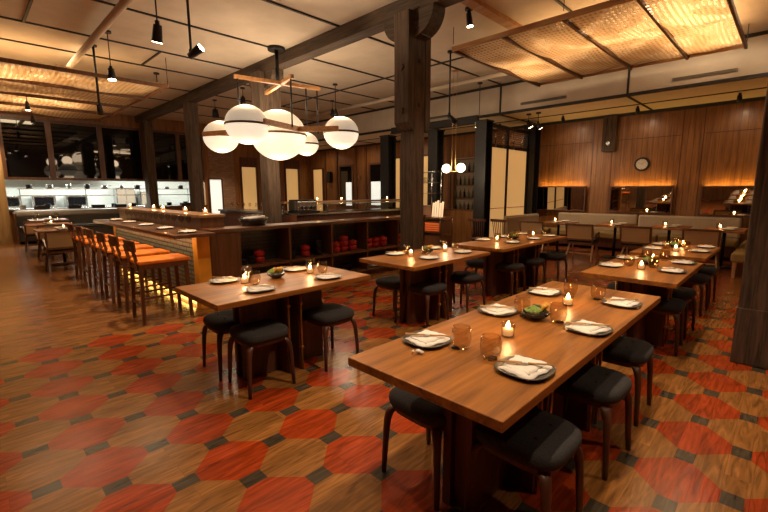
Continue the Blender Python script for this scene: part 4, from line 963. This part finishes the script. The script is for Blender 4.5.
# ------------------------------------------------------------------ spot lamps
def spot(x, y, zb, label, lit=True, tilt=(0, 0), power=60, ang=1.5, ztop=H, rod=.008, dark=False, disc=True, r=.055, ln=.15):
    """can lamp hanging on a rod; zb = lower rim"""
    t = empty('spot_lamp', (x, y, ztop), 0, label, 'spot lamp', 'ceiling spot lamps')
    if disc: MB().cyl((0, 0, -.03), (0, 0, 0), .06, n=18).build('ceiling_disc', 'steel', t)
    top = zb+ln-ztop
    MB().cyl((0, 0, top+.05), (0, 0, -.02), rod, n=10).build('rod', 'steel', t)
    d = Vector((tilt[0], tilt[1], tilt[2] if len(tilt) > 2 else -1)).normalized(); a = Vector((0, 0, top)); b = a+d*ln
    MB().cyl(a-d*.03, b, r*.72, r, 20).build('shade', 'steel', t)
    MB().cyl(Vector((0, 0, top+.07)), Vector((0, 0, top+.0)), .025, n=12).build('swivel', 'steel', t)
    if lit: MB().cyl(b, b+d*.006, r*.86, r*.86, 20).build('lens', 'bulb', t)
    if power:
        l = light('lamp_light', 'SPOT', b+d*.03, power, SOFT, t, spot_size=ang, spot_blend=.7, shadow_soft_size=.05)
        l.rotation_euler = d.to_track_quat('-Z', 'Y').to_euler()
    return t
spot(-5.30, 1.77, 3.18, 'hanging can spot lamp above the left table, at the picture\'s top left', tilt=(-.35, .0), power=330, r=.06, ln=.15)
spot(-5.62, 2.25, 3.05, 'tilted can spot lamp on a thick black rod left of the chandelier', tilt=(1.2, .9, .9), power=200, rod=.016, r=.055, ln=.16)
spot(-8.42, 2.02, 3.38, 'can spot lamp hanging from a round disc beside the woven canopy', tilt=(.1, 0), power=320, r=.065, ln=.15)
spot(-9.36, 2.0, 2.93, 'thin black rod lamp turned sideways below the left canopy', lit=False, tilt=(-1, .3), power=0, rod=.02, ln=.14)
spot(-10.5, 3.4, 3.75, 'small black spot lamp on the ceiling right of the left canopy', lit=False, power=120, r=.07)
spot(-3.69, 5.54, 3.90, 'can spot lamp on ceiling right of the centre timber column', tilt=(.1, .1), power=160, r=.05, ln=.15)
spot(-8.456, 6.87, 3.36, 'can spot lamp hanging behind the right chandelier globe', tilt=(.0, .1), power=140, r=.06, ln=.13)
spot(-4.99, 6.9, 2.75, 'black rod lamp hanging left of the right canopy', lit=False, tilt=(1, .4), power=0, rod=.016, ln=.2)
spot(-10.4, 5.4, 3.70, 'can spot lamp seen left behind the chandelier stem', power=120, r=.075, ln=.18)
spot(-12.3, 5.5, 3.65, 'small can spot lamp above the left chandelier globe', power=120, r=.10, ln=.2, lit=False)
spot(-5.85, 9.35, 3.05, 'little lit spot lamp over the steel header beam', tilt=(0, -.6), power=60, ztop=H, r=.06, ln=.12)
spot(-5.0, 10.3, 3.08, 'small spot lamp at the left end of the soffit', tilt=(.4, .5), power=60, ztop=3.42, r=.06, ln=.12)
spot(-4.75, 10.3, 3.02, 'lit spot lamp turned toward the left mirror wall', tilt=(.5, .7), power=80, ztop=3.42, r=.06, ln=.12)
# added unseen spot lamps, put in to light the foreground
for i, (x, y, p_) in enumerate(((-.9, 2.3, 310), (-3.1, 1.9, 160), (-.2, .6, 140), (-3.2, .2, 95), (-6.5, -.6, 160), (-.9, 4.7, 200), (1.2, 3.2, 120), (-3.0, 3.9, 120), (-10.5, -1.4, 120), (1.6, 7.0, 150))):
    spot(x, y, 3.8, 'added unseen spot lamp above %s' % ('the foreground table', 'the left table', 'the floor at the front right', 'the floor at the front left', 'the open floor beside the bar stools', 'the second right-row table', 'the floor right of the foreground table', 'the centre column table', 'the open floor at far left', 'the passage right of the column')[i], power=p_, ang=1.7, r=.08)
# added soffit lamps, put in to brighten the walnut wall
for i, x in enumerate((-6.3, -4.5, -2.8, -1.0, .8)):
    spot(x, 11.2, 3.25, 'added wall-washing spot lamp in the soffit, %s' % ('far left', 'left of the corbel', 'above the clock', 'above the right mirror', 'right of the column')[i], tilt=(0, .55), power=11, ang=2.4, ztop=3.42, r=.05, ln=.1, lit=False, disc=False)
for i, x in enumerate((-15.2, -12.6, -10.2)):  # more added soffit lamps, put in to lift the far wall
    spot(x, 10.9, 3.25, 'added soffit spot lamp over the far wood wall, %s' % ('left', 'middle', 'right')[i], tilt=(0, .5), power=26, ang=2.4, ztop=3.42, r=.05, ln=.1, lit=False, disc=False)
spot(-15.9, .5, 3.3, 'wall lamp lighting the panel left of the kitchen opening', tilt=(-.45, .0), power=160, ang=1.8, lit=False)
# conduit pipes under the ceiling
t = MB().cyl((-16, 1.83, 4.0), (-5, 1.83, 4.0), .055, n=14).build('ceiling_pipe', 'plaster'); tag(t, 'pale pipe running under the ceiling above the left canopy edge', 'pipe', None)
t = MB().cyl((-12, 8.6, 4.02), (-4.4, 8.6, 4.02), .05, n=14).build('ceiling_pipe', 'plaster'); tag(t, 'pale pipe under the ceiling behind the centre column', 'pipe', None)
t = MB().box(-3.60, -3.44, 4.87, 9.7, 4.09, 4.15).build('ceiling_duct', 'railwood'); tag(t, 'brown boxed duct on the ceiling above the right canopy', 'duct', None)
# black tripod easel-like chair backs by the screens

for i, (x, y, p_) in enumerate(((-13.5, 8.5, 260), (-10.0, 8.0, 220), (-15.4, 7.4, 260))):  # added lamps, put in to brighten the dark far area
    spot(x, y, 3.7, 'added unseen spot lamp above %s' % ('the far dining area', 'the back counter', 'the old brick wall')[i], power=p_, ang=1.6, r=.06, lit=False)

spot(-12.6, 1.3, 3.36, 'tiny bright spot lamp poking through the left woven canopy', power=240, ang=1.8, r=.05, ln=.12)
spot(-14.8, 1.6, 3.36, 'tiny added spot lamp under the left canopy close to kitchen wall', power=120, ang=1.8, r=.05, ln=.12, lit=False)  # added lamp, put in only for its light

# dark spindle chairs by the screens
def spindle(x, y, rz, label):
    t = empty('spindle_chair', (x, y, 0), rz, label, 'chair', 'dark spindle chairs')
    B(-.2, .2, -.2, .2, .43, .46).build('seat', 'ped', t, .01)
    for a in (-1, 1):
        for b in (-1, 1): MB().cyl((a*.19, b*.19, 0), (a*.16, b*.16, .43), .014, .018).build('leg', 'ped', t)
    m = MB(); [m.cyl((q*.045, -.17, .46), (q*.055, -.23, .86), .008, n=8) for q in range(-3, 4)]; m.build('spindles', 'ped', t)
    MB().bar((-.21, -.235, .87), (.21, -.235, .87), .025, .06).build('top_rail', 'ped', t)
spindle(-4.95, 8.15, .1, 'dark spindle-back chair in front of the near cream screen')
spindle(-4.45, 8.3, -.2, 'dark spindle-back chair right of the other, before the cream screens')

f = MB(); f.box(XK, XK+.05, 7.02, 7.08, 0, 2.05); f.box(XK, XK+.05, 7.55, 7.61, 0, 2.05); f.box(XK, XK+.05, 7.08, 7.55, 2.0, 2.05)
d = S(f.build('door_7', 'ped')); B(XK+.005, XK+.02, 7.08, 7.55, .02, 2.0).build('lit_pane', 'kglow', d)  # emissive pane put in for the white light from the kitchen
for i, (y, z0, h_, lab) in enumerate(((4.9, .95, .75, 'tall stainless cabinet standing on the prep counter, left one'), (5.8, .95, .6, 'low stainless cabinet standing on the prep counter, right one'))):
    t = empty('steel_cabinet', (-20.3, y, z0), 0, lab, 'cabinet')
    B(-.25, .25, -.35, .35, 0, h_).build('body', 'chrome', t, .01); B(.25, .262, -.32, -.01, .04, h_-.04).build('door', 'grille', t); B(.25, .262, .01, .32, .04, h_-.04).build('door', 'grille', t)
